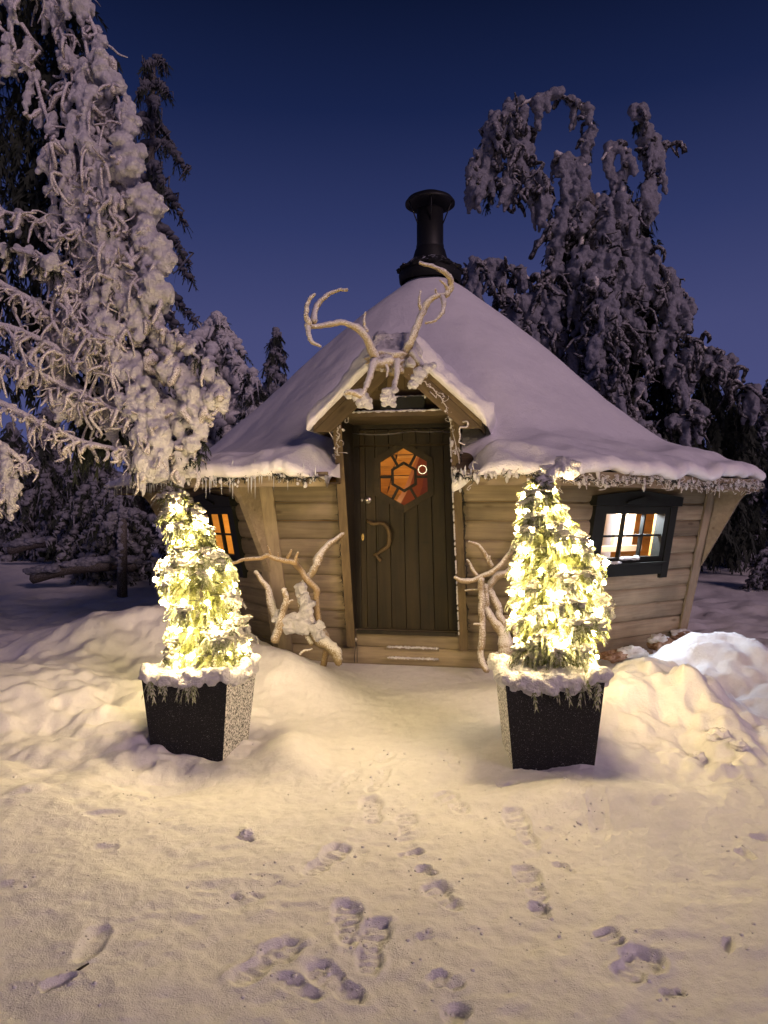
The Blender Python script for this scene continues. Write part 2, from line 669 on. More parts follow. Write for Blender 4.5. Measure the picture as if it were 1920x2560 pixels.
s_ = .6027
for a, b, w, d, t in (((1480, 715), (1380, 800), .09, .012, 1), ((1600, 715), (1530, 810), .09, .012, 1), ((1530, 825), (1555, 935), .11, .018, 1),
                      ((1430, 1010), (1280, 1140), .105, .02, 1), ((1440, 1245), (1445, 1430), .11, .024, 1), ((1570, 1310), (1520, 1545), .105, .026, 1),
                      ((1240, 1400), (970, 1590), .12, .026, .6), ((1290, 1505), (1500, 1660), .10, .02, .5), ((1150, 1560), (1330, 1660), .07, .014, .3),
                      ((960, 1215), (1010, 1228), .03, .02, 0), ((1055, 1212), (1085, 1225), .02, .015, 0),
                      ((990, 975), (1050, 1000), .04, .03, 0), ((425, 1350), (345, 1500), .075, .034, 0), ((310, 1570), (175, 1620), .05, .034, 0),
                      ((640, 835), (510, 822), .04, .022, 0), ((510, 900), (350, 912), .06, .02, 0), ((490, 1030), (390, 1025), .05, .018, 0), ((1085, 1150), (1110, 1155), .025, .012, 0),
                      ((60, 1170), (-20, 1180), .05, .014, 0), ((120, 840), (20, 860), .05, .02, 0)):
    fp(0, 1500, s_, a, b, w, d, t)
for a, b, w, d, t in (((325, 645), (385, 745), .095, .014, 1), ((300, 815), (400, 905), .10, .016, 1), ((80, 640), (60, 690), .10, .012, 1),
                      ((160, 890), (160, 1000), .10, .012, 1), ((225, 1035), (120, 1060), .07, .018, .5), ((205, 1100), (290, 1140), .06, .022, .5),
                      ((250, 1170), (365, 1285), .105, .022, 1), ((590, 900), (690, 1035), .10, .02, 1), ((640, 1105), (730, 1250), .10, .018, 1), ((700, 1250), (735, 1320), .075, .022, 1),
                      ((780, 1085), (850, 1135), .06, .014, .6), ((960, 1370), (1060, 1440), .09, .018, 1), ((1170, 1450), (1050, 1570), .13, .028, .6),
                      ((620, 805), (540, 822), .06, .02, 0), ((940, 860), (970, 1000), .08, .016, 0), ((740, 960), (820, 985), .05, .015, 0), ((1430, 790), (1560, 775), .06, .03, 0),
                      ((1590, 1000), (1680, 1010), .05, .03, 0), ((1540, 1040), (1590, 1080), .05, .028, 0), ((1490, 1400), (1500, 1450), .03, .025, 0), ((270, 1390), (210, 1400), .05, .01, .4),
                      ((760, 760), (640, 745), .06, .02, 0), ((1210, 1610), (1320, 1610), .05, .02, .5), ((400, 1680), (330, 1750), .07, .03, 0), ((250, 1560), (400, 1600), .08, .012, .6), ((850, 830), (930, 850), .06, .014, 0)):
    fp(920, 1500, s_, a, b, w, d, t)


def stamp(X, Y, Z):
    for toe, heel, w, d, tread in PRINTS:
        ax = toe - heel
        ln = max(np.hypot(*ax), .05)
        ax = ax / ln
        c = (toe + heel) / 2
        m = ln * .5 + w + .12
        ii = np.where((X[0] > c[0] - m) & (X[0] < c[0] + m))[0]
        jj = np.where((Y[:, 0] > c[1] - m) & (Y[:, 0] < c[1] + m))[0]
        if not len(ii) or not len(jj):
            continue
        sl = (slice(jj[0], jj[-1] + 1), slice(ii[0], ii[-1] + 1))
        dx, dy = X[sl] - c[0], Y[sl] - c[1]
        s = (dx * ax[0] + dy * ax[1]) / (ln / 2)
        t = (dx * -ax[1] + dy * ax[0]) / (w / 2)
        wob = .10 * n2(X[sl], Y[sl], .05, 2, 77)
        wid = np.where(s > 0, 1.0, .82) - .22 * np.exp(-((s + .15) / .25) ** 2) if tread else 1.0
        e = (np.abs(s) ** 3.5 + np.abs(t / wid) ** 2.6) ** .33 + wob
        inside = 1 / (1 + np.exp((e - .95) * (34 if tread else 9)))
        dep = (.74 if tread else .6) * min(d, .021 if tread else 1) * inside
        if tread:
            bars = np.sin(s * ln / 2 * 2 * np.pi / .036 + .8 * np.sin(t * 2)) * .5
            dep = dep * (1 + .16 * s) + tread * inside * .0075 * bars * np.clip(1.2 - np.abs(t), 0, 1) + inside * .006 * n2(X[sl], Y[sl], .03, 2, 88)
        rim = np.exp(-((e - 1.18) / .14) ** 2) * d * .12 * (1 + 1.2 * n2(X[sl], Y[sl], .04, 2, 91))
        Z[sl] += rim - dep


def graded(lo, hi, step, out_lo, out_hi, g=1.13):
    a = list(np.arange(lo, hi, step))
    s, x = step, hi
    while x < out_hi:
        a.append(x)
        s *= g
        x += s
    a.append(out_hi)
    s, x, b = step, lo, []
    while x > out_lo:
        s *= g
        x -= s
        b.append(max(x, out_lo))
    return np.array(b[::-1] + a)


gx = graded(-1.3, 1.5, .0075, -400, 400, 1.022)
gy = graded(1.75, 3.5, .0075, -60, 600, 1.012)
print('ground', len(gx), len(gy))
GX, GY = np.meshgrid(gx, gy)
GZ = ground_z(GX, GY)
stamp(GX, GY, GZ)
mb = MB()
mb.grid(GX, GY, GZ)
g = obj('snowy_ground', mb, M_SNOW)
g['kind'] = 'structure'

# crumbs of broken crust kicked up round the prints
cb_ = MB()
for i in range(700):
    if i % 4:
        toe, heel, w, d, tread = PRINTS[int(rng.integers(len(PRINTS)))]
        u_ = rng.random()
        xy_ = toe * u_ + heel * (1 - u_) + rng.normal(0, .09, 2)
    else:
        Y_ = rng.uniform(1.8, 4.4)
        xy_ = np.array([rng.uniform(-.6, .6) * Y_, Y_])
    r_ = .002 + .006 * rng.random() ** 3
    cb_.lump((xy_[0], xy_[1], gz(*xy_) + r_ * .1), (r_, r_, r_ * .8), lod=0)
cr_o = obj('snow_crumbs', cb_, M_SNOW)
cr_o['kind'] = 'stuff'

# ------------------------------------------------------------------ the hut
hut = thing('hut', 'octagonal log-sided hut under a deep snow roof with a dark door between two lit planters', 'hut', (K[0], K[1], 0))

# walls: each facet is a wall (its inner lining) that carries its boards
ROWS, ZB, ZT = 10, .03, 1.63
RH = (ZT - ZB) / ROWS
WIN = (-.50, .60, .84, 1.44)      # window opening in the siding (u0, u1, z0, z1)
HOLE = (-.40, .46, .95, 1.39)     # the hole through the lining


def board(k, u0, u1, z0, z1, wall, name='board', m=None):
    w = W(k)
    gap = .003
    prof = [(-.028, 0), (.004, 0), (.018, .10), (.026, .35), (.026, .62), (.018, .88), (.002, 1.0), (-.028, 1.0)]
    n = len(prof)
    vs, h = [], z1 - z0 - gap
    j = rng.normal(0, .0025, 4)
    for e, u in enumerate((u0 + .0015, u1 - .0015)):
        for (v, t) in prof:
            vs.append(w(u, v + j[e], z0 + t * h + j[2 + e] * .5))
    b = MB()
    b.ngon(vs, [list(range(n))[::-1], list(range(n, 2 * n))] + [[i, (i + 1) % n, n + (i + 1) % n, n + i] for i in range(n)])
    return obj(name, b, m or M_WALL, wall, smooth=False, M=FM(k, (u0 + u1) / 2, LEAN * z0, z0))


for k in range(8):
    w = W(k)
    mb = MB()

    def panel(u0, u1, z0, z1):
        h0 = lambda z: (A0 + LEAN * z - .05) * T22
        c0 = (max(u0, -h0(z0)), min(u1, h0(z0)))
        c1 = (max(u0, -h0(z1)), min(u1, h0(z1)))
        p = [w(c0[0], -.05, z0), w(c0[1], -.05, z0), w(c1[1], -.05, z1), w(c1[0], -.05, z1)]
        r = [w(c0[0], -.075, z0), w(c0[1], -.075, z0), w(c1[1], -.075, z1), w(c1[0], -.075, z1)]
        mb.hexa([p[0], p[1], r[1], r[0], p[3], p[2], r[2], r[3]])
    if k in (1, 7):
        panel(-3, 3, 0, HOLE[2]); panel(-3, 3, HOLE[3], 1.75); panel(-3, HOLE[0], HOLE[2], HOLE[3]); panel(HOLE[1], 3, HOLE[2], HOLE[3])
    elif k == 0:
        panel(-3, -.44, 0, 1.75); panel(.52, 3, 0, 1.75); panel(-.44, .52, 0, .33)
    else:
        panel(-3, 3, 0, 1.75)
    wall = obj('wall', mb, M_INT, hut, smooth=False, M=FM(k))
    for i in range(ROWS):
        z0, z1 = ZB + i * RH, ZB + (i + 1) * RH
        he = (A0 + LEAN * z0) * T22 - .012
        if k == 0 and z1 > .37:
            board(k, -he, -.43, z0, z1, wall)
            board(k, .51, he, z0, z1, wall)
        elif k in (1, 7) and z1 > WIN[2] + .02 and z0 < WIN[3] - .02:
            board(k, -he, WIN[0] + .06, z0, z1, wall)
            board(k, WIN[1] - .06, he, z0, z1, wall)
        elif k in (0, 1, 2, 6, 7):
            board(k, -he, he, z0, z1, wall)
        else:   # the far sides, seen from indoors through the panes
            ff = W(k)
            hi = (A0 + LEAN * z0 - .08) * T22 - .01
            b = MB()
            b.hexa([ff(-hi, -.078, z0), ff(hi, -.078, z0), ff(hi, -.10 - .012 * (i % 2), z0), ff(-hi, -.10 - .012 * (i % 2), z0), ff(-hi, -.078, z1 - .006), ff(hi, -.078, z1 - .006), ff(hi, -.10 - .012 * (i % 2), z1 - .006), ff(-hi, -.10 - .012 * (i % 2), z1 - .006)])
            obj('inner_board', b, M_INT, wall, smooth=False, M=FM(k, 0, 0, z0))

# corner posts: two boards that meet at the corner, and a tapering bracket that carries the eave
for c in range(8):
    ka, kb = c, (c + 1) % 8
    mb = MB()
    for kk, sgn in ((ka, 1), (kb, -1)):
        w = W(kk)
        e0, e1 = (A0 + LEAN * .02 + .03) * T22, (A0 + LEAN * 1.62 + .03) * T22
        u = lambda e, d: sgn * (e - d)
        a, b = (u(e0, .115), u(e0, .001)), (u(e1, .135), u(e1, .001))
        pts = [w(a[0], .029, .02), w(a[1], .029, .02), w(a[1], .052, .02), w(a[0], .052, .02), w(b[0], .029, 1.62), w(b[1], .029, 1.62), w(b[1], .052, 1.62), w(b[0], .052, 1.62)]
        mb.hexa(pts if sgn < 0 else [pts[i] for i in (1, 0, 3, 2, 5, 4, 7, 6)])
    na = NORM[ka] + NORM[kb]
    na /= np.linalg.norm(na)
    post = obj('corner_post', mb, M_POST, hut, smooth=False, M=FM(ka, 0, 0, 0) @ Matrix.Rotation(R(90), 4, 'Y'))
    mb = MB()
    tq = np.array([-na[1], na[0]])
    rc = lambda z: (A0 + LEAN * z + .054) / math.cos(R(22.5))
    prof = [(rc(.85), .85), (rc(1.62), 1.62), (rc(1.62) + .30, 1.62), (rc(1.5) + .22, 1.50)]
    vs = []
    for s in (-.03, .03):
        for (r_, z_) in prof:
            p = K + na * r_ + tq * s
            vs.append((p[0], p[1], z_))
    mb.ngon(vs, [[3, 2, 1, 0], [4, 5, 6, 7], [0, 1, 5, 4], [1, 2, 6, 5], [2, 3, 7, 6], [3, 0, 4, 7]])
    obj('bracket', mb, M_POST, post, smooth=False, M=FM(ka))


# windows in the two side facets
def wbox(mb, k, u0, u1, z0, z1, d0, d1):
    w = W(k)
    mb.hexa([w(u0, d1, z0), w(u1, d1, z0), w(u1, d0, z0), w(u0, d0, z0), w(u0, d1, z1), w(u1, d1, z1), w(u1, d0, z1), w(u0, d0, z1)])


for k, cool in ((1, True), (7, False)):
    u0, u1, z0, z1 = HOLE
    mb = MB()
    wbox(mb, k, u0 - .05, u0 + .012, z0 - .05, z1 + .05, -.045, .05)
    wbox(mb, k, u1 - .012, u1 + .05, z0 - .05, z1 + .05, -.045, .05)
    wbox(mb, k, u0 + .012, u1 - .012, z0 - .05, z0 + .022, -.045, .048)
    wbox(mb, k, u0 + .012, u1 - .012, z1 - .022, z1 + .05, -.045, .048)
    win = obj('window', mb, M_WINFRAME, hut, smooth=False, M=FM(k, 0, 0, z0))
    for (a, b, c, d, nm) in ((u0 - .15, u0 - .05, z0 - .17, z1 + .05, 'casing'), (u1 + .05, u1 + .15, z0 - .19, z1 + .05, 'casing')):
        mb = MB()
        wbox(mb, k, a, b, c, d, -.02, .062)
        obj(nm, mb, M_WINFRAME, win, smooth=False, M=FM(k, 0, 0, z0))
    mb = MB()
    wbox(mb, k, u0 - .05, u1 + .05, z0 - .15, z0 - .052, -.02, .058)
    obj('lower_casing', mb, M_WINFRAME, win, smooth=False, M=FM(k, 0, 0, z0))
    mb = MB()
    wbox(mb, k, u0 - .06, u1 + .06, z0 - .052, z0 - .03, .04, .10)
    obj('sill', mb, M_WINFRAME, win, smooth=False, M=FM(k, 0, 0, z0))
    w = W(k)
    um = (u0 + u1) / 2

    def gable_prism(ua, ub, za, zside, zpeak, d0, d1):
        b = MB()
        pr = [(ua, za), (ub, za), (ub, zside), (um, zpeak), (ua, zside)]
        vs = [w(u, d1, z) for u, z in pr] + [w(u, d0, z) for u, z in pr]
        b.ngon(vs, [[0, 1, 2, 3, 4], [9, 8, 7, 6, 5]] + [[i, 5 + i, 5 + (i + 1) % 5, (i + 1) % 5] for i in range(5)])
        return b
    obj('header', gable_prism(u0 - .18, u1 + .18, z1 + .052, z1 + .135, z1 + .190, -.02, .085), M_WINFRAME, win, smooth=False, M=FM(k, 0, 0, z0))
    obj('header_moulding', gable_prism(um - .22, um + .22, z1 + .072, z1 + .085, z1 + .135, .086, .105), M_WINFRAME, win, smooth=False, M=FM(k, 0, 0, z0))
    for i in (1, 2):
        um_ = u0 + (u1 - u0) * i / 3
        mb = MB()
        wbox(mb, k, um_ - .011, um_ + .011, z0 + .022, z1 - .022, .0, .036)
        obj('muntin', mb, M_WINFRAME, win, smooth=False, M=FM(k, 0, 0, z0))
    zm = (z0 + z1) / 2
    mb = MB()
    wbox(mb, k, u0 + .012, u1 - .012, zm - .010, zm + .010, .002, .033)
    obj('muntin', mb, M_WINFRAME, win, smooth=False, M=FM(k, 0, 0, z0))
    for i in range(3):
        for j in range(2):
            a, b = u0 + (u1 - u0) * i / 3, u0 + (u1 - u0) * (i + 1) / 3
            c, d = z0 + (z1 - z0) * j / 2, z0 + (z1 - z0) * (j + 1) / 2
            mb = MB()
            mb.add([w(a + .011, .012, c + .008), w(b - .011, .012, c + .008), w(b - .011, .012, d - .008), w(a + .011, .012, d - .008)], f4=[(0, 1, 2, 3)])
            obj('pane', mb, M_GLASS, win, smooth=False, M=FM(k, 0, 0, z0))
    if cool:   # snow on the sill and an inner frame seen through the glass
        mb = MB()
        for uu in np.linspace(um - .12, um + .08, 7):
            mb.lump(w(uu, .055, z0 + .012), (.03, .022, .014 + .008 * rng.random()))
        for uu in np.linspace(u0 + .14, u0 + .24, 4):
            mb.lump(w(uu, .075, z0 - .022), (.03, .02, .016))
        obj('sill_snow', mb, M_TREESNOW, win, stuff=True)
        mb = MB()
        wbox(mb, k, u0 - .1, u1 + .1, z0 - .1, z1 + .1, -.62, -.60)
        obj('inner_panel', mb, M_INTPALE, win, smooth=False, M=FM(k, 0, 0, z0))
        for (a, b) in ((u0 + .10, u0 + .20), (u1 - .30, u1 - .22), (u1 - .14, u1 - .03)):
            mb = MB()
            wbox(mb, k, a, b, z0 + .06, z1 + .1, -.30, -.26)
            obj('inner_post', mb, M_PALEWOOD, win, smooth=False, M=FM(k, 0, 0, z0))
        mb = MB()
        wbox(mb, k, u0 - .05, u1 + .05, z0 + .06, z0 + .115, -.28, -.20)
        obj('inner_rail', mb, M_PALEWOOD, win, smooth=False, M=FM(k, 0, 0, z0))

# ---- roof deck, fascia and the snow on it
PROF = np.array([(0, 4.33), (.33, 4.20), (.94, 3.68), (1.35, 3.28), (1.98, 2.64), (2.54, 2.14), (2.95, 1.905), (3.29, 1.79), (3.45, 1.75), (3.6, 1.72)])
AE = 3.42
AES = [3.42, 3.30, 3.30, 3.40, 3.42, 3.42, 3.36, 3.56]
C45, S45 = math.cos(R(45)), math.sin(R(45))


def eave_u(k, s, d=0.0, a0=.12):
    """the two ends of facet k's row at share s of the way to the eave (d: inset)"""
    a = lambda j: a0 + (AES[j % 8] - d - a0) * s
    return -(a(k - 1) - a(k) * C45) / S45, (a(k + 1) - a(k) * C45) / S45


def apo(x, y):
    z_ = np.zeros_like(x)
    cx = K[0] - .08 * np.clip(1 - np.hypot(x - K[0], y - K[1]) / 3.4, 0, 1)
    s = 0
    for n in NORM:
        s = s + np.exp(((x - cx) * n[0] + (y - K[1]) * n[1]) / .07)
    return np.log(s) * .07


def roof_z(x, y):
    a = apo(x, y)
    return np.interp(a, PROF[:, 0], PROF[:, 1])


def facet_xy(k, U, A):
    n = NORM[k % 8]
    t = np.array([-n[1], n[0]])
    return K[0] + n[0] * A + t[0] * U, K[1] + n[1] * A + t[1] * U


def roof_patch(mb, k, amin, amax, ulo, uhi, na, nu, dz, noise, lip=True):
    """ULO/UHI: functions of the apothem giving the patch's side edges"""
    A = np.linspace(amin, amax, na)
    q_ = np.linspace(0, 1, nu)
    AA, QQ = np.meshgrid(A, q_, indexing='ij')
    lo = np.array([ulo(a) for a in A])[:, None]
    hi = np.array([uhi(a) for a in A])[:, None]
    U = lo + (hi - lo) * QQ
    X, Y = facet_xy(k, U, AA)
    Z = roof_z(X, Y) + dz
    if noise:
        SH = (AA - .12) / (AES[k] - .12)
        ro_ = [eave_u(k, s_) for s_ in SH[:, 0]]
        QN = np.where(U < 0, -U / np.array([r_[0] for r_ in ro_])[:, None], U / np.array([r_[1] for r_ in ro_])[:, None])
        edge = np.clip((SH - .72) / .26, 0, 1)
        Z = Z + .035 * n2(X, Y, .8, 3, 3) + .014 * n2(X, Y, .22, 3, 8) * (.35 + edge)
        Z = Z + .035 * edge * n2(X, Y, .35, 2, 12)
        Z = Z + (.05 + (np.where(U < 0, .10, .02) if k == 0 else .05 if k == 7 else 0) * np.clip(1 - QN ** 2, 0, 1) ** .7) * np.exp(-((SH - .91) / .072) ** 2) * (1 + .5 * n2(X, Y, .3, 2, 13))
        if k == 0 and amin > 1:
            dn_ = np.minimum(np.abs(U - NL), np.abs(U - NR))
            Z = Z - .22 * np.exp(-(dn_ / .17) ** 2) * np.clip((AA - 2.7) / .3, 0, 1)
    if lip:   # rounded, slightly ragged edge that curls under to the fascia
        rows = []
        n0 = NORM[k % 8]
        ulo_, uhi_ = eave_u(k, 1)
        qe = np.where(U[-1] < 0, -U[-1] / ulo_, U[-1] / uhi_)
        mt = np.sign(qe) * np.abs(qe) ** 10 * T22
        n = (n0[0] - n0[1] * mt, n0[1] + n0[0] * mt)
        x1, y1, z1 = X[-1], Y[-1], Z[-1]
        wob = .022 * n2(x1 * 1.0, y1, .27, 3, 17) + .015 * n2(x1, y1, .05, 2, 19)
        for off, dn in ((.035, .015), (.06, .045), (.065, .08), (.05, .11), (.02, .125), (-.06, .12)):
            rows.append((x1 + n[0] * (off + wob * (off > 0)), y1 + n[1] * (off + wob * (off > 0)), z1 - dn * (1 + 3 * wob)))
        X = np.concatenate([X, [r_[0] for r_ in rows]])
        Y = np.concatenate([Y, [r_[1] for r_ in rows]])
        Z = np.concatenate([Z, [np.maximum(r_[2], 1.66) for r_ in rows]])
    mb.grid(X, Y, Z, flip=False)
    if lip and k == 0:      # close the cut ends beside the doorway
        for col, sg in ((0, -1), (-1, 1)):
            if abs(U[na - 1, col]) < .9:
                zc = np.stack([Z[:, col], Z[:, col] - .05, np.maximum(Z[:, col] - .15, 1.67)])
                mb.grid(np.stack([X[:, col]] * 3), np.stack([Y[:, col]] * 3), zc)


NL, NR = -.455, .535      # the notch for the doorway
snowb, deckb = MB(), MB()
for k in range(8):
    ak = AES[k]
    sh = lambda a, k=k: (a - .12) / (AES[k] - .12)
    flo, fhi = (lambda a, k=k: eave_u(k, sh(a, k))[0]), (lambda a, k=k: eave_u(k, sh(a, k))[1])
    if k == 0:
        roof_patch(snowb, 0, .12, 2.62, flo, fhi, 60, 44, 0, True, False)
        roof_patch(snowb, 0, 2.62, ak, flo, lambda a: NL, 36, 40, 0, True)
        roof_patch(snowb, 0, 2.62, ak, lambda a: NR, fhi, 36, 40, 0, True)
        roof_patch(deckb, 0, .12, 2.62, flo, fhi, 12, 5, -.13, False, False)
        roof_patch(deckb, 0, 2.62, ak - .02, flo, lambda a: NL, 6, 3, -.10, False, False)
        roof_patch(deckb, 0, 2.62, ak - .02, lambda a: NR, fhi, 6, 3, -.10, False, False)
    else:
        roof_patch(snowb, k, .12, ak, flo, fhi, 92, 60 if k in (1, 7) else 30, 0, True)
        roof_patch(deckb, k, .12, ak - .02, flo, fhi, 14, 5, -.12, False, False)
roof = obj('roof', deckb, M_GABLE, hut, smooth=False)
obj('roof_snow', snowb, M_ROOFSNOW, roof, label='smooth thick snow blanket on the roof')
for k in range(8):
    f = F(k)
    spans = [(-1, None), (None, 1)] if k == 0 else [(-1, 1)]
    for s0, s1 in spans:
        mb = MB()
        a1, a0 = AES[k] - .005, AES[k] - .035
        lo0, hi0 = eave_u(k, 1, .035)
        lo1, hi1 = eave_u(k, 1, .005)
        ua0, ua1 = (lo0 if s0 else NR), (hi0 if s1 else NL)
        ub0, ub1 = (lo1 if s0 else NR), (hi1 if s1 else NL)
        v0, v1 = a0 - A0, a1 - A0
        mb.hexa([f(ub0, v1, 1.585), f(ub1, v1, 1.585), f(ua1, v0, 1.585), f(ua0, v0, 1.585), f(ub0, v1, 1.70), f(ub1, v1, 1.70), f(ua1, v0, 1.70), f(ua0, v0, 1.70)])
        obj('fascia', mb, M_WALL, roof, smooth=False, M=FM(k, 0, 0, 1.6))
        mb = MB()
        i0, i1 = A0 + LEAN * 1.62 + .02, AES[k] - .036
        lo2, hi2 = eave_u(k, 1, .036)
        uc0, uc1 = (-i0 * T22 if s0 else NR), (i0 * T22 if s1 else NL)
        ud0, ud1 = (lo2 if s0 else NR), (hi2 if s1 else NL)
        mb.hexa([f(ud0, i1 - A0, 1.60), f(ud1, i1 - A0, 1.60), f(uc1, i0 - A0, 1.625), f(uc0, i0 - A0, 1.625),
                 f(ud0, i1 - A0, 1.615), f(ud1, i1 - A0, 1.615), f(uc1, i0 - A0, 1.64), f(uc0, i0 - A0, 1.64)])
        obj('soffit', mb, M_GABLE, roof, smooth=False, M=FM(k, 0, 0, 1.6))

# floor
mb = MB()
ang = [R(270 - THETA + 22.5 + 45 * k) for k in range(8)]
vs = [(K[0] + 2.7 * math.cos(a), K[1] + 2.7 * math.sin(a), .30) for a in ang] + [(K[0] + 2.7 * math.cos(a), K[1] + 2.7 * math.sin(a), .27) for a in ang]
mb.ngon(vs, [list(range(8)), list(range(8, 16))[::-1]])
obj('floor', mb, M_INT, hut, smooth=False)

# ---- chimney
cc = np.array([.565, 9.08, 0])
mb = MB()
mb.lathe([(.0, 4.10), (.165, 4.10), (.165, 4.62), (.17, 4.64), (.17, 4.66), (.163, 4.68), (.163, 5.10), (.15, 5.10), (.15, 4.8)], cc, 28)
chim = obj('chimney', mb, M_BLACK, hut)
mb = MB()
mb.lathe([(.24, 4.40), (.23, 4.44), (.185, 4.60), (.17, 4.63)], cc, 28)
obj('flare', mb, M_BLACK, chim)
mb = MB()
mb.lathe([(.35, 4.20), (.375, 4.21), (.385, 4.30), (.35, 4.38), (.25, 4.47), (.20, 4.48)], cc, 32)
obj('collar', mb, M_BLACKFROST, chim)
mb = MB()
for a in np.linspace(0, 2 * np.pi, 13)[:-1]:
    mb.lump(cc + (.32 * math.cos(a), .32 * math.sin(a), 4.345 + .02 * rng.random()), (.085, .085, .045))
obj('collar_flap', mb, M_BLACKFROST, chim, stuff=True)
mb = MB()
mb.lathe([(.0, 5.32), (.15, 5.295), (.27, 5.235), (.305, 5.19), (.305, 5.165), (.28, 5.175), (.15, 5.24), (.0, 5.26)], cc, 36)
obj('rain_cap', mb, M_BLACK, chim)
for a in (200, 340, 90, 270):
    d = np.array([math.cos(R(a)), math.sin(R(a)), 0])
    mb = MB()
    mb.tube([cc + d * .28 + (0, 0, 5.185), cc + d * .165 + (0, 0, 4.92)], .008, 5)
    obj('strut', mb, M_BLACK, chim)

# ---- doorway: leaning surround, dormer gable, door
f = F0
zdt, zdb = 2.13, .345


def uL(z):
    return -.44 + .035 * (2.15 - z) / 1.8


def uR(z):
    return .49 + .045 * (2.15 - z) / 1.8


dl_ = lambda z: -.394 + .026 * (zdt - z) / 1.78
dr_e = lambda z: .420 + .055 * (zdt - z) / 1.78
CH = lambda z: LEAN * z + .07
for side, uf, s in (('left', uL, -1), ('right', uR, 1)):
    b = MB()
    zz0, zz1 = .20, 2.20
    pts = []
    for z in (zz0, zz1):
        ui, uo = uf(z), uf(z) + s * .045
        lo_, hi_ = min(ui, uo), max(ui, uo)
        pts += [f(lo_, CH(z), z), f(hi_, CH(z), z), f(hi_, -.05, z), f(lo_, -.05, z)]
    b.hexa(pts)
    o_ = obj('door_frame', b, M_DFRAME, hut, smooth=False, M=FM(0))
    b = MB()
    pts = []
    for z in (zz0, zz1):
        lo_, hi_ = sorted((uf(z) - s * .012, uf(z) + s * .06))
        pts += [f(lo_, CH(z) + .022, z), f(hi_, CH(z) + .022, z), f(hi_, CH(z) + .002, z), f(lo_, CH(z) + .002, z)]
    b.hexa(pts)
    obj('edge_board', b, M_GABLE, o_, smooth=False, M=FM(0) @ Matrix.Rotation(R(90), 4, 'Y'))
    if s > 0:   # rime line along the right edge
        b = MB()
        for z in np.arange(.35, 2.0, .022):
            if rng.random() < .8:
                b.lump(f(uf(z) - .012, CH(z) + .024, z), (.007, .006, .016), lod=0)
        obj('rime', b, M_TREESNOW, o_, stuff=True)
for a_, b_ in ((lambda z: uL(z) - .01, lambda z: dl_(z) + .012), (lambda z: dr_e(z) - .012, lambda z: uR(z) + .01)):
    b = MB()
    pts = []
    for z in (.20, 2.16):
        pts += [f(a_(z), .012, z), f(b_(z), .012, z), f(b_(z), -.048, z), f(a_(z), -.048, z)]
    b.hexa(pts)
    obj('jamb', b, M_DFRAME, hut, smooth=False, M=FM(0))
# lintel soffit and header
b = MB()
b.hexa([f(uL(2.15) - .04, CH(2.15) + .05, 2.165), f(uR(2.15) + .04, CH(2.15) + .05, 2.165), f(uR(2.15) + .04, -.05, 2.165), f(uL(2.15) - .04, -.05, 2.165),
        f(uL(2.15) - .04, CH(2.15) + .05, 2.205), f(uR(2.15) + .04, CH(2.15) + .05, 2.205), f(uR(2.15) + .04, -.05, 2.205), f(uL(2.15) - .04, -.05, 2.205)])
lint = obj('lintel', b, M_GABLE, hut, smooth=False, M=FM(0))
b = MB()
for i, u in enumerate(np.linspace(-.42, .46, 60)):
    if .1 < (i * 7 % 60) / 60 or True:
        b.lump(f(u, CH(2.15) + .03 + rng.normal(0, .006), 2.207), (.03, .025, .008 + .006 * rng.random()), lod=0)
obj('lintel_snow', b, M_TREESNOW, lint, stuff=True)
b = MB()
b.hexa([f(-.43, .0, zdt - .005), f(.49, .0, zdt - .005), f(.49, -.05, zdt - .005), f(-.43, -.05, zdt - .005), f(-.43, .0, 2.164), f(.49, .0, 2.164), f(.49, -.05, 2.164), f(-.43, -.05, 2.164)])
obj('door_head', b, M_DFRAME, hut, smooth=False, M=FM(0))
# threshold and the two snow-dusted ledges
for (z0, z1, d) in ((.315, .345, .10), (.175, .195, .085), (.085, .10, .10)):
    b = MB()
    b.hexa([f(-.38 if z0 > .3 else -.12, LEAN * z0 + d - .04, z0), f(.50 if z0 > .3 else .34, LEAN * z0 + d - .04, z0), f(.50 if z0 > .3 else .34, -.07 if z0 > .3 else LEAN * z0 - .02, z0), f(-.38 if z0 > .3 else -.12, -.07 if z0 > .3 else LEAN * z0 - .02, z0),
            f(-.38 if z0 > .3 else -.12, LEAN * z0 + d - .04, z1), f(.50 if z0 > .3 else .34, LEAN * z0 + d - .04, z1), f(.50 if z0 > .3 else .34, -.07 if z0 > .3 else LEAN * z0 - .02, z1), f(-.38 if z0 > .3 else -.12, -.07 if z0 > .3 else LEAN * z0 - .02, z1)])
    lg = obj('threshold' if z0 > .3 else 'ledge', b, M_DFRAME if z0 > .3 else M_WALL, hut, smooth=False, M=FM(0, 0, 0, z0))
    if z0 < .3:
        b = MB()
        for u in np.linspace(-.10, .32, 40):
            b.lump(f(u, LEAN * z1 + d - .065, z1), (.02, .022, .007 + .008 * rng.random()), lod=0)
        obj('ledge_snow', b, M_TREESNOW, lg, stuff=True)

# the door leaf
HX, HZ = .035, 1.697
dl = lambda z: -.394 + .026 * (zdt - z) / 1.78
dr = lambda z: .420 + .055 * (zdt - z) / 1.78


def skew(u, z):
    """nominal plank coordinate -> the slightly racked leaf"""
    t = (u + .385) / .845
    return dl(z) + t * (dr(z) - dl(z))


HW, HT, HS = .222, .258, .132      # hexagon half width, half height, half height of its upright sides


def hexu(u, grow=1.0):
    d = abs(u - HX) / (HW * grow)
    return None if d >= 1 else (HS + (HT - HS) * (1 - d)) * grow


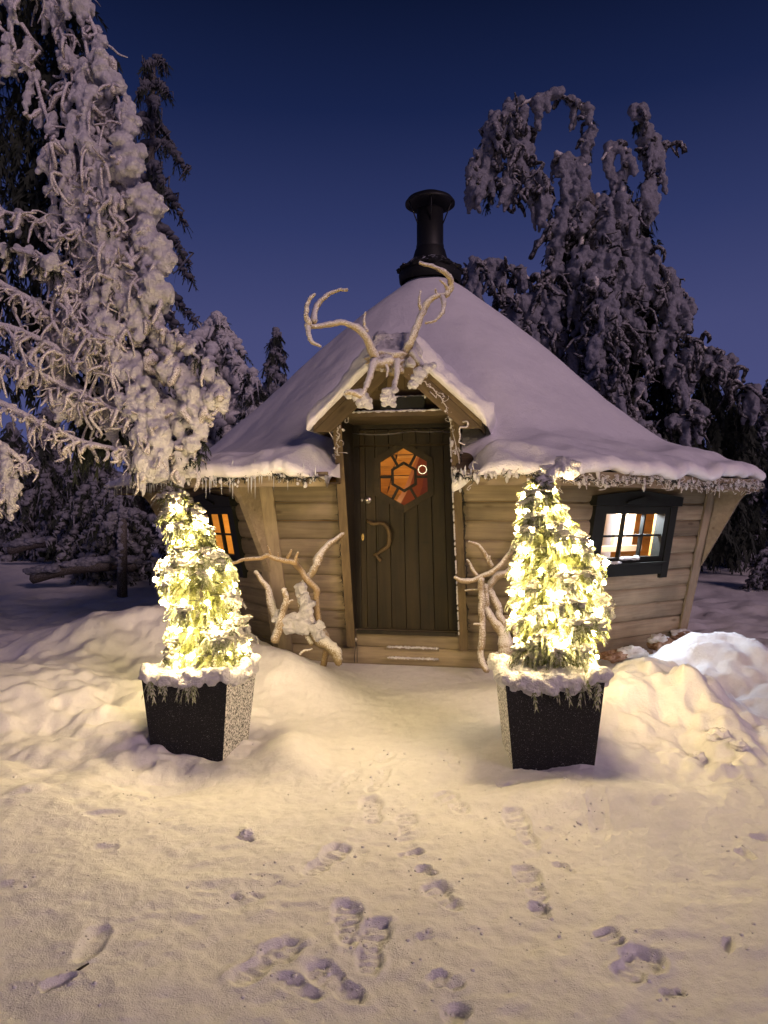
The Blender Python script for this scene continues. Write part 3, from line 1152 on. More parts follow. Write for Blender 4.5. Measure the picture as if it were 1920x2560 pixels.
def strip_polys(ua, ub, grow):
    """split a vertical strip of the leaf around the hexagonal light"""
    top, bot = zdt - .012, zdb + .004
    xs = sorted({ua, ub, *[x for x in (HX - HW * grow, HX, HX + HW * grow) if ua < x < ub]})
    out = []
    e = 1e-4
    if ub <= HX - HW * grow + e or ua >= HX + HW * grow - e:
        return [[(ua, bot), (ub, bot), (ub, top), (ua, top)]]
    inx = [x for x in xs if HX - HW * grow - e <= x <= HX + HW * grow + e]
    def h(x):
        v = hexu(min(max(x, HX - HW * grow + e), HX + HW * grow - e), grow)
        return v
    lower = [(inx[0], bot), (inx[-1], bot)] + [(x, HZ - h(x)) for x in reversed(inx)]
    upper = [(x, HZ + h(x)) for x in inx] + [(inx[-1], top), (inx[0], top)]
    if ua < inx[0] - e:
        out.append([(ua, bot), (inx[0], bot), (inx[0], top), (ua, top)])
    if ub > inx[-1] + e:
        out.append([(inx[-1], bot), (ub, bot), (ub, top), (inx[-1], top)])
    return out + [lower, upper]


def prism(mb, poly, v0, v1):
    n = len(poly)
    vs = [f(skew(u, z), v1, z) for u, z in poly] + [f(skew(u, z), v0, z) for u, z in poly]
    mb.ngon(vs, [list(range(n)), list(range(2 * n - 1, n - 1, -1))] + [[i, n + i, n + (i + 1) % n, (i + 1) % n] for i in range(n)])


DM = FM(0, 0, 0, 1)
b = MB()
xs = [-.388, HX - HW, HX, HX + HW, .463]
for ua, ub in zip(xs[:-1], xs[1:]):
    for p in strip_polys(ua, ub, 1.0):
        prism(b, p, -.045, -.020)
door = obj('door', b, M_DFRAME, hut, smooth=False, M=DM)
edges = [-.385, -.322, -.228, -.100, .032, .158, .285, .405, .46]
for ua, ub in zip(edges[:-1], edges[1:]):
    for p in strip_polys(ua + .0035, ub - .0035, 1.10):
        b = MB()
        prism(b, p, -.0195, .0 + rng.uniform(-.003, .003))
        obj('plank', b, M_DOOR, door, smooth=False, M=FM(0, (ua + ub) / 2, 0, 1))
hexp = lambda g_, : [(HX, HZ + HT * g_), (HX + HW * g_, HZ + HS * g_), (HX + HW * g_, HZ - HS * g_), (HX, HZ - HT * g_), (HX - HW * g_, HZ - HS * g_), (HX - HW * g_, HZ + HS * g_)]
ho, hi_, hm, hk = hexp(1.235), hexp(.985), hexp(.53), hexp(.43)
for i in range(6):
    j = (i + 1) % 6
    b = MB()
    prism(b, [ho[j], ho[i], hi_[i], hi_[j]], -.019, .016)
    obj('trim', b, M_DOOR, door, smooth=False, M=FM(0, 0, 0, 1) @ Matrix.Rotation(R(60 * i + 30), 4, 'Y'))
    b = MB()
    prism(b, [hm[j], hm[i], hk[i], hk[j]], -.03, -.008)
    obj('muntin', b, M_DFRAME, door, smooth=False, M=DM)
    mo = np.array([(hi_[i][0] + hi_[j][0]) / 2, (hi_[i][1] + hi_[j][1]) / 2])
    mi = np.array([(hm[i][0] + hm[j][0]) / 2, (hm[i][1] + hm[j][1]) / 2])
    dd = mo - mi
    dd /= np.linalg.norm(dd)
    pn = np.array([-dd[1], dd[0]]) * .011
    b = MB()
    prism(b, [tuple(mi - pn), tuple(mo - pn), tuple(mo + pn), tuple(mi + pn)], -.03, -.009)
    obj('muntin', b, M_DFRAME, door, smooth=False, M=DM)
    b = MB()
    pl = [hi_[j], hi_[i], hm[i], hm[j]]
    b.add([f(skew(u, z), -.028, z) for u, z in pl], f4=[(0, 1, 2, 3)])
    obj('pane', b, M_GLASS, door, smooth=False, M=DM)
b = MB()
b.ngon([f(skew(u, z), -.028, z) for u, z in hm], [list(range(6))[::-1]])
obj('pane', b, M_GLASS, door, smooth=False, M=DM)


def dpix(cx_, cy_, v=.0):
    """door point from pixel (photo px) -> world on the plane v"""
    px, py = 880 + cx_ * .14467, 1100 + cy_ * .14467
    # intersect the ray with plane v
    n = NORM[0]
    o2 = K + n * (A0 + v)
    rx = (px - CX) / FPX
    Y = (n[0] * o2[0] + n[1] * o2[1]) / (n[0] * rx + n[1])
    return P(px, py, Y)


hp = crom([dpix(270, 1400, .01), dpix(300, 1420, .04), dpix(380, 1455, .05), dpix(450, 1440, .05), dpix(540, 1450, .055), dpix(605, 1515, .055), dpix(642, 1610, .055), dpix(640, 1720, .055), dpix(630, 1810, .05), dpix(560, 1880, .045), dpix(460, 1950, .04), dpix(380, 1995, .02)], 34)
b = MB()
b.tube(hp, np.interp(np.linspace(0, 1, 34), [0, .2, .45, .7, 1], [.016, .014, .02, .019, .013]), 8, bump=.16)
hd = obj('handle', b, M_HANDLE, door, label='bent driftwood door pull')
b = MB()
b.tube(crom([dpix(420, 1985, .035), dpix(450, 2040, .03), dpix(500, 2085, .012)], 8), [.015, .014, .014, .013, .013, .014, .015, .014], 7, bump=.15)
obj('handle_prong', b, M_HANDLE, hd)


def dround(c, prof, mt, nm, sides=20):
    b = MB()
    n = NORM[0]
    n3 = np.array([n[0], n[1], 0])
    t3 = np.array([-n[1], n[0], 0])
    vs = []
    for r_, d_ in prof:
        for a in np.arange(sides) * 2 * np.pi / sides:
            vs.append(c + t3 * (r_ if np.isscalar(r_) else r_[0]) * math.cos(a) + np.array([0, 0, 1]) * (r_ if np.isscalar(r_) else r_[1]) * math.sin(a) + n3 * d_)
    m_ = len(prof)
    i = np.arange(m_ - 1)[:, None] * sides
    j = np.arange(sides)[None]
    kk = ((np.arange(sides) + 1) % sides)[None]
    b.add(vs, f4=np.stack([i + j, i + kk, i + sides + kk, i + sides + j], -1).reshape(-1, 4))
    return obj(nm, b, mt, door)


dround(dpix(270, 1040, .0), [(.033, 0), (.033, .012), (.029, .018), (.018, .018), (.016, .034), (.011, .04), (.0001, .04)], M_METAL, 'lock_knob')
dround(dpix(172, 1040, .0), [((.010, .014), 0), ((.010, .014), .012), ((.0001, .0001), .012)], M_METAL, 'lock_keeper', 10)
dround(dpix(187, 1680, .0), [((.013, .034), 0), ((.012, .033), .006), ((.006, .02), .006), ((.005, .018), .002), ((.0001, .0001), .002)], M_BRASS, 'keyhole_plate', 16)

# gable (dormer) over the door
GU, GH, GV = .060, .685, .62
ZA, ZF = 2.69, 2.045
slope = (ZA - ZF) / GH
gab = None
for s in (-1, 1):
    b = MB()
    lo2, hi2 = (GU, GU + s * GH)
    pts = []
    for (v_, vv) in ((-.75, GV),):
        ring = [(lo2, ZA), (hi2, ZF), (hi2, ZF + .05), (lo2, ZA + .05)]
        vs = [f(u, v_, z) for u, z in ring] + [f(u, vv, z) for u, z in ring]
        fc = [[0, 1, 2, 3], [7, 6, 5, 4], [0, 4, 5, 1], [1, 5, 6, 2], [2, 6, 7, 3], [3, 7, 4, 0]]
        b.ngon(vs, fc if s < 0 else [x[::-1] for x in fc])
    g1 = obj('gable_roof', b, M_GABLE, hut, smooth=False, M=FM(0))
    # barge board
    b = MB()
    ring = [(GU, ZA - .006), (hi2 * 1.0, ZF - .006), (GU + s * (GH - .15), ZF - .006), (GU, ZA - .006 - .155)]
    vs = [f(u, GV - .03, z) for u, z in ring] + [f(u, GV + .004, z) for u, z in ring]
    fc = [[0, 1, 2, 3], [7, 6, 5, 4], [0, 4, 5, 1], [1, 5, 6, 2], [2, 6, 7, 3], [3, 7, 4, 0]]
    b.ngon(vs, fc if s < 0 else [x[::-1] for x in fc])
    obj('barge_board', b, M_GABLE, g1, smooth=False, M=FM(0, GU, 0, ZA) @ Matrix.Rotation(R(42.6 * s), 4, 'Y'))
    # snow on the slope
    b = MB()
    nu, nv = 44, 66
    qs = np.linspace(0, 1, nu)
    Vv = np.linspace(-.72, GV + .015, nv)
    QQ, VV = np.meshgrid(qs, Vv)
    U = GU + s * QQ * (GH + .045)
    ZZ = ZA + .05 - (QQ * (GH + .045)) * slope
    nx_, nz_ = s * slope / math.hypot(1, slope), 1 / math.hypot(1, slope)
    X0, Y0 = facet_xy(0, U, A0 + VV)
    thick = (.14 + .03 * n2(X0 * 1.3, Y0 * 1.3, .3, 3, 51) + .012 * n2(X0, Y0 + ZZ, .07, 2, 55)) * np.clip((1 - QQ) / .10, 0, 1) ** .5
    endf = np.clip((GV + .02 - VV) / .07, 0, 1) ** .5
    thick = thick * (.25 + .75 * endf)
    U2, Z2 = U + nx_ * thick, ZZ + nz_ * thick
    X1, Y1 = facet_xy(0, U2, A0 + VV + .03 * (1 - endf) * 0)
    b.grid(X1, Y1, Z2, flip=(s > 0))
    # front face of that snow, down to the boards
    fr = []
    for t_ in (0, .35, .7, 1):
        bulge = .035 * math.sin(math.pi * (1 - t_) * .9)
        th = thick[-1] * (1 - t_) - .004 * t_
        uu, zz = U[-1] + nx_ * th, ZZ[-1] + nz_ * th
        xx, yy = facet_xy(0, uu, A0 + GV + .015 + bulge + .012 * n2(uu, zz, .06, 2, 71) - (.03 if t_ == 1 else 0))
        fr.append((xx, yy, zz))
    b.grid(np.array([r_[0] for r_ in fr]), np.array([r_[1] for r_ in fr]), np.array([r_[2] for r_ in fr]), flip=(s > 0))
    obj('gable_snow', b, M_ROOFSNOW, g1, label='band of snow along one gable slope')
# gable wall: horizontal boards below, upright planks in the peak
zg = 2.208
while zg < 2.62:
    zn = min(zg + .115, 2.62)
    if zg < 2.40:
        hw = lambda z: (ZA - z) / slope - .012
        b = MB()
        ring = [(GU - hw(zg), zg), (GU + hw(zg), zg), (GU + hw(zn), zn - .004), (GU - hw(zn), zn - .004)]
        vs = [f(u, .40, z) for u, z in ring] + [f(u, .375, z) for u, z in ring]
        b.ngon(vs, [[0, 1, 2, 3], [7, 6, 5, 4], [0, 4, 5, 1], [1, 5, 6, 2], [2, 6, 7, 3], [3, 7, 4, 0]])
        obj('gable_board', b, M_GABLE, hut, smooth=False, M=FM(0, 0, 0, zg))
    zg = zn
for i in range(-3, 4):
    u0_, u1_ = GU + i * .075 - .036, GU + i * .075 + .036
    zt = lambda u: ZA - abs(u - GU) * slope - .012
    z0_ = 2.40
    if zt(u0_) < z0_ + .02 and zt(u1_) < z0_ + .02:
        continue
    ring = [(u0_, z0_), (u1_, z0_), (u1_, max(zt(u1_), z0_ + .005)), (u0_, max(zt(u0_), z0_ + .005))]
    if i == 0:
        ring = [(u0_, z0_), (u1_, z0_), (u1_, zt(u1_)), (GU, zt(GU)), (u0_, zt(u0_))]
    b = MB()
    n = len(ring)
    vs = [f(u, .412, z) for u, z in ring] + [f(u, .38, z) for u, z in ring]
    b.ngon(vs, [list(range(n)), list(range(2 * n - 1, n - 1, -1))] + [[j, n + j, n + (j + 1) % n, (j + 1) % n] for j in range(n)])
    obj('gable_plank', b, M_GABLE, hut, smooth=False, M=FM(0, 0, 0, z0_) @ Matrix.Rotation(R(90), 4, 'Y'))
# backing that keeps the dormer closed
b = MB()
ring = [(GU - .5, 2.2), (GU + .5, 2.2), (GU + .02, ZA - .02), (GU - .02, ZA - .02)]
vs = [f(u, .372, z) for u, z in ring] + [f(u, .36, z) for u, z in ring]
b.ngon(vs, [[0, 1, 2, 3], [7, 6, 5, 4], [0, 4, 5, 1], [1, 5, 6, 2], [2, 6, 7, 3], [3, 7, 4, 0]])
obj('gable_backing', b, M_DFRAME, hut, smooth=False)

# dark lamp box on the lintel, with snow on it
b = MB()
b.box(-.09, .27, .405, .50, 2.225, 2.325, lambda u, v, z: f(u, v, z))
box = obj('lamp_box', b, M_WINFRAME, hut, smooth=False, M=FM(0, 0, 0, 2.2))
b = MB()
for u in np.linspace(-.085, .265, 34):
    b.lump(f(u, .452, 2.326), (.022, .046, .011 + .007 * rng.random()), lod=0)
obj('box_snow', b, M_TREESNOW, box, stuff=True)

# iron hook under the right barge board
b = MB()
h0 = f(.60, GV + .01, 2.06)
b.tube(crom([h0 + (0, 0, .03), h0 + (.03, -.02, .03), h0 + (.03, -.02, -.01), h0 + (-.03, -.02, -.02), h0 + (-.025, -.02, -.09), h0 + (-.035, -.02, -.13), h0 + (.01, -.02, -.15)], 20), .007, 5, bump=.3)
tag(obj('iron_hook', b, M_FROSTTWIG), 'frosted bent iron hook hanging under the right end of the gable', 'hook')

# icicles and the fringe along the eaves
ib = MB()
ib.tube([(0, 0, 0), (0, 0, -.35), (.02, .01, -.7), (0, 0, -1)], [1, .8, .5, .12], 6)
ICE_ME = ib.mesh('icicle')
ICE_ME.materials.append(M_ICE)


def eave_pt(k, s, out=.03):
    return F(k)(s, AES[k % 8] - A0 + out, 1.70)


def icicle(p, ln, r_):
    o = bpy.data.objects.new('icicle', ICE_ME)
    M = Matrix.Translation(Vector([float(x) for x in p])) @ Matrix.Diagonal((r_, r_, ln, 1))
    link(o, roof, M)


for (k, a, b_, n, lmin, lmax) in ((0, -1.5, -.98, 34, .05, .20), (0, -.98, -.52, 22, .04, .13), (7, -1.3, -.1, 22, .06, .16), (7, .2, 1.25, 30, .06, .18), (0, .56, 1.2, 16, .03, .09)):
    for s in np.sort(rng.uniform(a, b_, n)):
        icicle(eave_pt(k, s, .02 + .02 * rng.random()), rng.uniform(lmin, lmax) * (.6 + .6 * rng.random()), rng.uniform(.004, .0075))

# ------------------------------------------------------------------ light strings that are switched off: eaves and door frame
def string_thing(label, pts, spikes, frost, tangle=0, lumps=0, mcab=None, spread=.03):
    pts = np.asarray(pts, float)
    t = thing('light_string', label, 'light string', pts[0], 'light strings on the hut that are switched off')
    b = MB()
    b.tube(pts, .0045, 5, bump=.2)
    obj('cable', b, mcab or M_CABLE, t)
    b = MB()
    for i in range(spikes):
        p = pts[rng.integers(len(pts))] + rng.normal(0, .006, 3)
        d = rng.normal(0, 1, 3)
        d[2] -= .2
        d = d / np.linalg.norm(d) * rng.uniform(.5, 1) * spread
        b.tube([p, p + d], [.003, .002], 4)
    obj('bulb', b, mcab or M_CABLE, t, stuff=True)
    if tangle:
        b = MB()
        for i in range(tangle):
            p = pts[rng.integers(len(pts))] + rng.normal(0, 1, 3) * np.array([.025, .012, .022])
            dr_ = rng.normal(0, 1, (3, 3)) * np.array([.022, .01, .02])
            b.tube(crom([p, p + dr_[0], p + dr_[0] + dr_[1], p + dr_[1] + dr_[2] * .5], 7), rng.uniform(.002, .004), 4, bump=.3)
        obj('frosted_loop', b, M_FROSTTWIG, t, stuff=True)
    if lumps:
        b = MB()
        for i in range(lumps):
            p = pts[rng.integers(len(pts))] + rng.normal(0, 1, 3) * np.array([.03, .012, .02])
            b.lump(p, rng.uniform(.005, .016) * np.array([1, .8, rng.uniform(.8, 2.4)]), lod=0)
        obj('snow_clump', b, M_TREESNOW, t, stuff=True)
    return t


def wav(fn, n, amp):
    return np.array([fn(t) + rng.normal(0, amp, 3) for t in np.linspace(0, 1, n)])


string_thing('dark light string with snow clumps along the eave left of the door', wav(lambda t: F(0)(-1.48 + .96 * t, AE - A0 + .03, 1.665 - .03 * math.sin(t * 9)), 40, .012), 240, 0, 14, 40, spread=.05)
string_thing('frosted light string with white droplets along the eave right of the door', wav(lambda t: F(0)(.55 + .78 * t, AE - A0 + .03, 1.66 - .02 * math.sin(t * 9)), 40, .012), 170, 0, 40, 70, spread=.04)
string_thing('tangled frosted light string along the fascia over the pale lit window', wav(lambda t: F(1)(-1.42 + 2.75 * t, AES[1] - A0 + .012, 1.635 - .015 * math.sin(t * 12)), 70, .012), 260, 0, 300, 110, spread=.04)
string_thing('dark light string along the far left eave above the orange window', wav(lambda t: F(7)(-1.2 + 2.45 * t, AES[7] - A0 + .02, 1.66), 60, .012), 260, 0, 40, 40, spread=.045)
string_thing('thin dark light string down the left edge of the doorway', wav(lambda t: f(uL(2.1 - 1.7 * t) - .065, CH(2.1 - 1.7 * t) - .01, 2.1 - 1.7 * t), 50, .006), 90, 0, spread=.026)
string_thing('dark light string down the right edge of the doorway, frosted near the bottom', wav(lambda t: f(uR(2.1 - 1.7 * t) + .066, CH(2.1 - 1.7 * t) - .01, 2.1 - 1.7 * t), 50, .007), 120, 0, spread=.028)
gs = [f(GU - .55, GV - .0, 2.17), f(GU - .45, GV - .05, 2.2), f(uL(2.1) - .05, CH(2.1) + .03, 2.12), f(uL(1.8) - .05, CH(1.8) + .03, 1.8)]
string_thing('rimed light string hanging beside the left end of the lintel', wav(lambda t: crom([f(-.33, .52, 2.30), f(-.40, .53, 2.20), f(-.45, .50, 2.08), f(-.47, .44, 1.86)], 30)[int(t * 29)], 30, .006), 60, 0, 10, 14, M_FROSTTWIG, .02)
string_thing('rimed light string draped from the antlers past the right end of the lintel', wav(lambda t: crom([f(.22, .60, 2.46), f(.36, .66, 2.36), f(.46, .64, 2.22), f(.50, .52, 2.05), f(.545, .45, 1.8), f(.55, .40, 1.6)], 40)[int(t * 39)], 40, .006), 70, 0, 10, 14, M_FROSTTWIG, .02)

# the small white lamp with two hanging cables left of the doorstep
lp = f(-.40, .085, .255)
t = thing('small_lamp', 'small white lamp bulb with two thin cables hanging beside the doorstep', 'lamp', lp)
b = MB()
b.lump(lp, (.017, .017, .017), 0)
obj('lamp_globe', b, M_METAL, t)
b = MB()
b.tube(crom([lp, lp + (.004, -.01, -.06), lp + (-.006, -.01, -.14), lp + (-.004, -.01, -.2)], 8), .0035, 4)
obj('cable', b, M_CABLE, t)
b = MB()
b.tube(crom([lp, lp + (.016, -.012, -.07), lp + (.018, -.01, -.2)], 8), .0035, 4)
obj('cable', b, M_CABLE, t)

# ------------------------------------------------------------------ indoors
inl = bpy.data.lights.new('indoor_lamp', 'POINT')
inl.energy = 85
inl.color = (1, .74, .32)
inl.shadow_soft_size = .08
io_ = bpy.data.objects.new('indoor_lamp', inl)
COL.objects.link(io_)
io_.location = (K[0] - 1.1, K[1] + .6, 1.55)
p = F(7)(.1, -.9, 1.75)
inl2 = inl.copy()
inl2.energy = 11
io2 = bpy.data.objects.new('indoor_lamp', inl2)
COL.objects.link(io2)
io2.location = p
# sloping ceiling of pine boards under the roof
for k in range(8):
    rows = 13 if k in (2, 3, 4, 5) else 1
    A_ = np.linspace(2.25 if k == 0 else 2.78, .55, rows + 1)
    Zc = np.interp(A_, [.55, 2.78], [3.62, 1.70])
    for i in range(rows):
        b = MB()
        a0, a1, z0, z1 = A_[i], A_[i + 1], Zc[i], Zc[i + 1]
        ff = F(k)
        o = .022 * (i % 2)
        e0, e1 = a0 * T22 - .004, a1 * T22 - .004
        g_ = .03
        b.hexa([ff(-e0, a0 - A0, z0 - o), ff(e0, a0 - A0, z0 - o), ff(e1, a1 - A0 + g_, z1 - o - g_), ff(-e1, a1 - A0 + g_, z1 - o - g_), ff(-e0, a0 - A0, z0 + .02), ff(e0, a0 - A0, z0 + .02), ff(e1, a1 - A0 + g_, z1 + .02 - g_), ff(-e1, a1 - A0 + g_, z1 + .02 - g_)])
        obj('ceiling_board', b, M_INT, roof, smooth=False, M=FM(k, 0, a0 - A0, z0))
# copper hood over the hearth, seen through the door glass
t = thing('fire_hood', 'dark copper fire hood hanging indoors behind the door glass', 'fire hood', (K[0], K[1], 1.45))
b = MB()
b.lathe([(.50, 1.43), (.52, 1.43), (.52, 1.50), (.40, 1.69), (.29, 1.97), (.17, 2.28), (.16, 2.30)], (K[0], K[1], 0), 12)
obj('hood', b, M_COPPER, t, smooth=False)
b = MB()
b.lathe([(.16, 2.28), (.16, 4.05)], (K[0], K[1], 0), 20)
obj('flue', b, M_COPPER, t)
# wreath of small lights inside, behind the upper right of the door glass
wc = P(1056, 1174, 6.85)
t = thing('light_wreath', 'small ring of lights hanging inside behind the door glass', 'light wreath', wc)
b = MB()
aa = np.linspace(0, 2 * np.pi, 26)
ringp = np.stack([wc[0] + .038 * np.cos(aa), np.full(26, wc[1]), wc[2] + .038 * np.sin(aa)], -1)
b.tube(ringp, .006, 5, cap=False)
obj('ring', b, M_CABLE, t)
BM = MB()
BM.add(ICO1[0], ICO1[1])
BULB_ME = BM.mesh('bulb')
BULBIN_ME = BULB_ME.copy()
BULB_ME.materials.append(M_BULB)
BULBIN_ME.materials.append(M_BULBIN)
for a in np.linspace(0, 2 * np.pi, 19)[:-1]:
    o = bpy.data.objects.new('bulb', BULBIN_ME)
    link(o, t, Matrix.Translation((wc[0] + .038 * math.cos(a), wc[1] - .007, wc[2] + .038 * math.sin(a))) @ Matrix.Scale(.0042, 4))

# cool white lamp behind the right window: it lights the panes' surround and the heap outside
cl = bpy.data.lights.new('window_lamp', 'POINT')
cl.energy = 105
cl.color = (.78, .86, 1.0)
cl.shadow_soft_size = .05
co = bpy.data.objects.new('window_lamp', cl)
COL.objects.link(co)
lpz = W(1)(.12, -.12, 1.425)
co.location = lpz
cs = bpy.data.lights.new('window_spot', 'SPOT')
cs.energy = 480
cs.color = (.74, .84, 1.0)
cs.spot_size = R(80)
cs.spot_blend = .4
cs.shadow_soft_size = .03
cso = bpy.data.objects.new('window_spot', cs)
COL.objects.link(cso)
cso.location = W(1)(.20, -.06, 1.385)
cso.rotation_euler = Vector(np.array([2.85, 5.9, .2]) - np.array(cso.location)).to_track_quat('-Z', 'Y').to_euler()

# ------------------------------------------------------------------ antlers over the door
def c3(x, y, Y):
    return P(700 + .36166 * x, 450 + .36166 * y, Y)


ant = thing('antler_trophy', 'frosted reindeer skull with wide antlers mounted on the gable peak', 'antlers', c3(760, 1250, 5.6))


def beam(name, parent, pts, r0, r1, m=M_ANTLER, n=30, sides=8, bump_=.16):
    b = MB()
    c = crom(pts, n)
    c = c + np.stack([.004 * vnoise(c * 40 + 5), .004 * vnoise(c * 40 + 50), .004 * vnoise(c * 40 + 95)], -1)
    b.tube(c, np.linspace(r0 * .95, r1 * .72, n) * (1 + .16 * vnoise(c * 26)), sides, bump=bump_)
    return obj(name, b, m, parent)


ys = 5.45
A1 = beam('antler', ant, [c3(690, 1265, 5.55), c3(640, 1190, 5.5), c3(590, 1080, ys), c3(520, 1015, ys), c3(430, 985, 5.4), c3(330, 1000, 5.38), c3(240, 1012, 5.35), c3(190, 1000, 5.33)], .034, .026)
beam('tine', A1, [c3(200, 1010, 5.33), c3(182, 930, 5.3), c3(195, 840, 5.3), c3(240, 785, 5.3)], .027, .014)
beam('tine', A1, [c3(235, 980, 5.35), c3(245, 890, 5.4), c3(305, 810, 5.42), c3(390, 765, 5.42), c3(465, 755, 5.4)], .026, .016)
beam('tine', A1, [c3(190, 1000, 5.33), c3(195, 1060, 5.3), c3(222, 1120, 5.28), c3(280, 1150, 5.27)], .024, .013)
beam('tine', A1, [c3(600, 1050, ys), c3(580, 985, ys), c3(590, 910, ys)], .016, .010)
A2 = beam('antler', ant, [c3(860, 1200, 5.55), c3(905, 1115, 5.5), c3(950, 1005, 5.5), c3(995, 895, 5.5), c3(1035, 830, 5.5), c3(1090, 800, 5.5), c3(1150, 790, 5.5)], .034, .026)
beam('tine', A2, [c3(1140, 800, 5.5), c3(1180, 740, 5.5), c3(1170, 670, 5.45), c3(1120, 625, 5.4), c3(1050, 595, 5.38), c3(965, 572, 5.36)], .030, .017)
beam('tine', A2, [c3(1120, 800, 5.5), c3(1135, 860, 5.45), c3(1110, 930, 5.42), c3(1060, 975, 5.4), c3(1005, 990, 5.4)], .021, .012)
beam('tine', A2, [c3(975, 900, 5.5), c3(962, 830, 5.48), c3(970, 760, 5.48)], .015, .009)
beam('tine', A2, [c3(1085, 800, 5.5), c3(1075, 750, 5.48)], .014, .010)
beam('tine', A2, [c3(1165, 770, 5.5), c3(1140, 720, 5.46), c3(1105, 690, 5.44)], .016, .010)
b = MB()
b.lump(c3(765, 1245, 5.62), (.16, .12, .075), 3, 2)
b.lump(c3(790, 1290, 5.58), (.07, .10, .07), 1, 2)
obj('skull', b, M_ANTLER, ant)
for pts, r0, r1 in (([c3(650, 1250, 5.5), c3(625, 1340, 5.42), c3(595, 1430, 5.36), c3(560, 1500, 5.33)], .030, .022), ([c3(810, 1250, 5.5), c3(808, 1340, 5.42), c3(790, 1420, 5.38), c3(765, 1480, 5.36)], .026, .022),
                    ([c3(910, 1190, 5.5), c3(975, 1270, 5.42), c3(1005, 1330, 5.40), c3(960, 1400, 5.38)], .028, .022), ([c3(985, 1290, 5.42), c3(1040, 1285, 5.4), c3(1075, 1270, 5.38)], .026, .02),
                    ([c3(725, 1260, 5.5), c3(745, 1315, 5.45), c3(735, 1360, 5.42)], .016, .007), ([c3(560, 1490, 5.33), c3(500, 1470, 5.3), c3(450, 1470, 5.3)], .024, .022), ([c3(770, 1250, 5.5), c3(690, 1270, 5.5), c3(650, 1245, 5.5)], .045, .04)):
    beam('brow_tine', ant, pts, r0, r1, n=16)
b = MB()
for (x, y, r_) in ((480, 1480, .035), (545, 1480, .04), (580, 1510, .045), (600, 1540, .042), (560, 1540, .04), (620, 1565, .025), (530, 1500, .035),
                   (745, 1470, .04), (730, 1510, .036), (765, 1505, .036), (720, 1550, .02), (785, 1555, .022), (750, 1535, .03), (790, 1450, .03), (710, 1490, .02),
                   (950, 1370, .045), (985, 1340, .035), (920, 1410, .035), (1060, 1280, .022), (1020, 1300, .035), (900, 1425, .02), (960, 1330, .04)):
    b.lump(c3(x, y, 5.35), np.array([1, .8, 1]) * r_, lod=1)
obj('rime_clump', b, M_TREESNOW, ant, stuff=True)
b = MB()   # snow heap behind the skull on the gable peak
for i in range(46):
    x, y = rng.uniform(660, 930), rng.uniform(1075, 1230)
    b.lump(c3(x, y + .0012 * (x - 790) ** 2, 5.7 + .12 * rng.random()), np.array([1.1, 1, .8]) * rng.uniform(.04, .075), lod=1)
for i in range(40):
    x, y = rng.uniform(680, 920), rng.uniform(1170, 1300)
    b.lump(c3(x, y, 5.62), rng.uniform(.02, .045, 3), lod=1)
merge(obj('peak_snow', b, M_TREESNOW, ant, stuff=True), .014)


# ------------------------------------------------------------------ driftwood
def limb(b, pts, r, n=26, sides=9, bump_=.14):
    c = crom(pts, n)
    c = c + np.stack([.01 * vnoise(c * 12 + 5), .01 * vnoise(c * 12 + 50), .01 * vnoise(c * 12 + 95)], -1)
    rr = np.interp(np.linspace(0, 1, n), np.linspace(0, 1, len(r)), r) * (1 + .13 * vnoise(c * 22))
    b.tube(c, rr, sides, bump=bump_)
    return c


SL = lambda x, y, Y=6.15: P(640 + .1899 * x, 1300 + .1899 * y, Y)
SR = lambda x, y, Y=6.05: P(1100 + .1899 * x, 1300 + .1899 * y, Y)
PXM = 6.1 / FPX * .1899      # metres per crop pixel

t = thing('driftwood_branch', 'bare weathered branch arching from the snow past the corner post and the orange window', 'driftwood', SL(880, 1950))
b = MB()
limb(b, [SL(-430, 590, 5.95), SL(-300, 575, 5.95), SL(-150, 520, 5.97), SL(60, 490, 6.0), SL(160, 465, 6.0), SL(260, 510, 6.0), SL(390, 545, 6.0), SL(510, 570, 6.0), SL(560, 640), SL(680, 780), SL(785, 900), SL(800, 1000), SL(800, 1180), SL(845, 1400), SL(915, 1560), SL(925, 1700), SL(880, 1960)], np.array([16, 20, 24, 26, 30, 32, 34, 36, 40, 42, 42, 40, 42, 46, 50, 48, 40]) * PXM, 60)
obj('stem', b, M_DRIFTBARE, t)
for pts, r in (([SL(415, 525, 6.0), SL(440, 450, 5.98), SL(462, 375, 5.98)], (24, 20, 14)), ([SL(520, 580, 6.0), SL(525, 500, 6.0), SL(545, 415, 6.0)], (28, 24, 16)), ([SL(220, 485, 6.0), SL(190, 420, 6.0), SL(158, 350, 6.0)], (18, 16, 8)), ([SL(300, 515, 6.0), SL(290, 440, 6.0)], (16, 8))):
    b = MB()
    limb(b, pts, np.array(r) * PXM, 10, 7)
    obj('twig', b, M_DRIFTBARE, t)

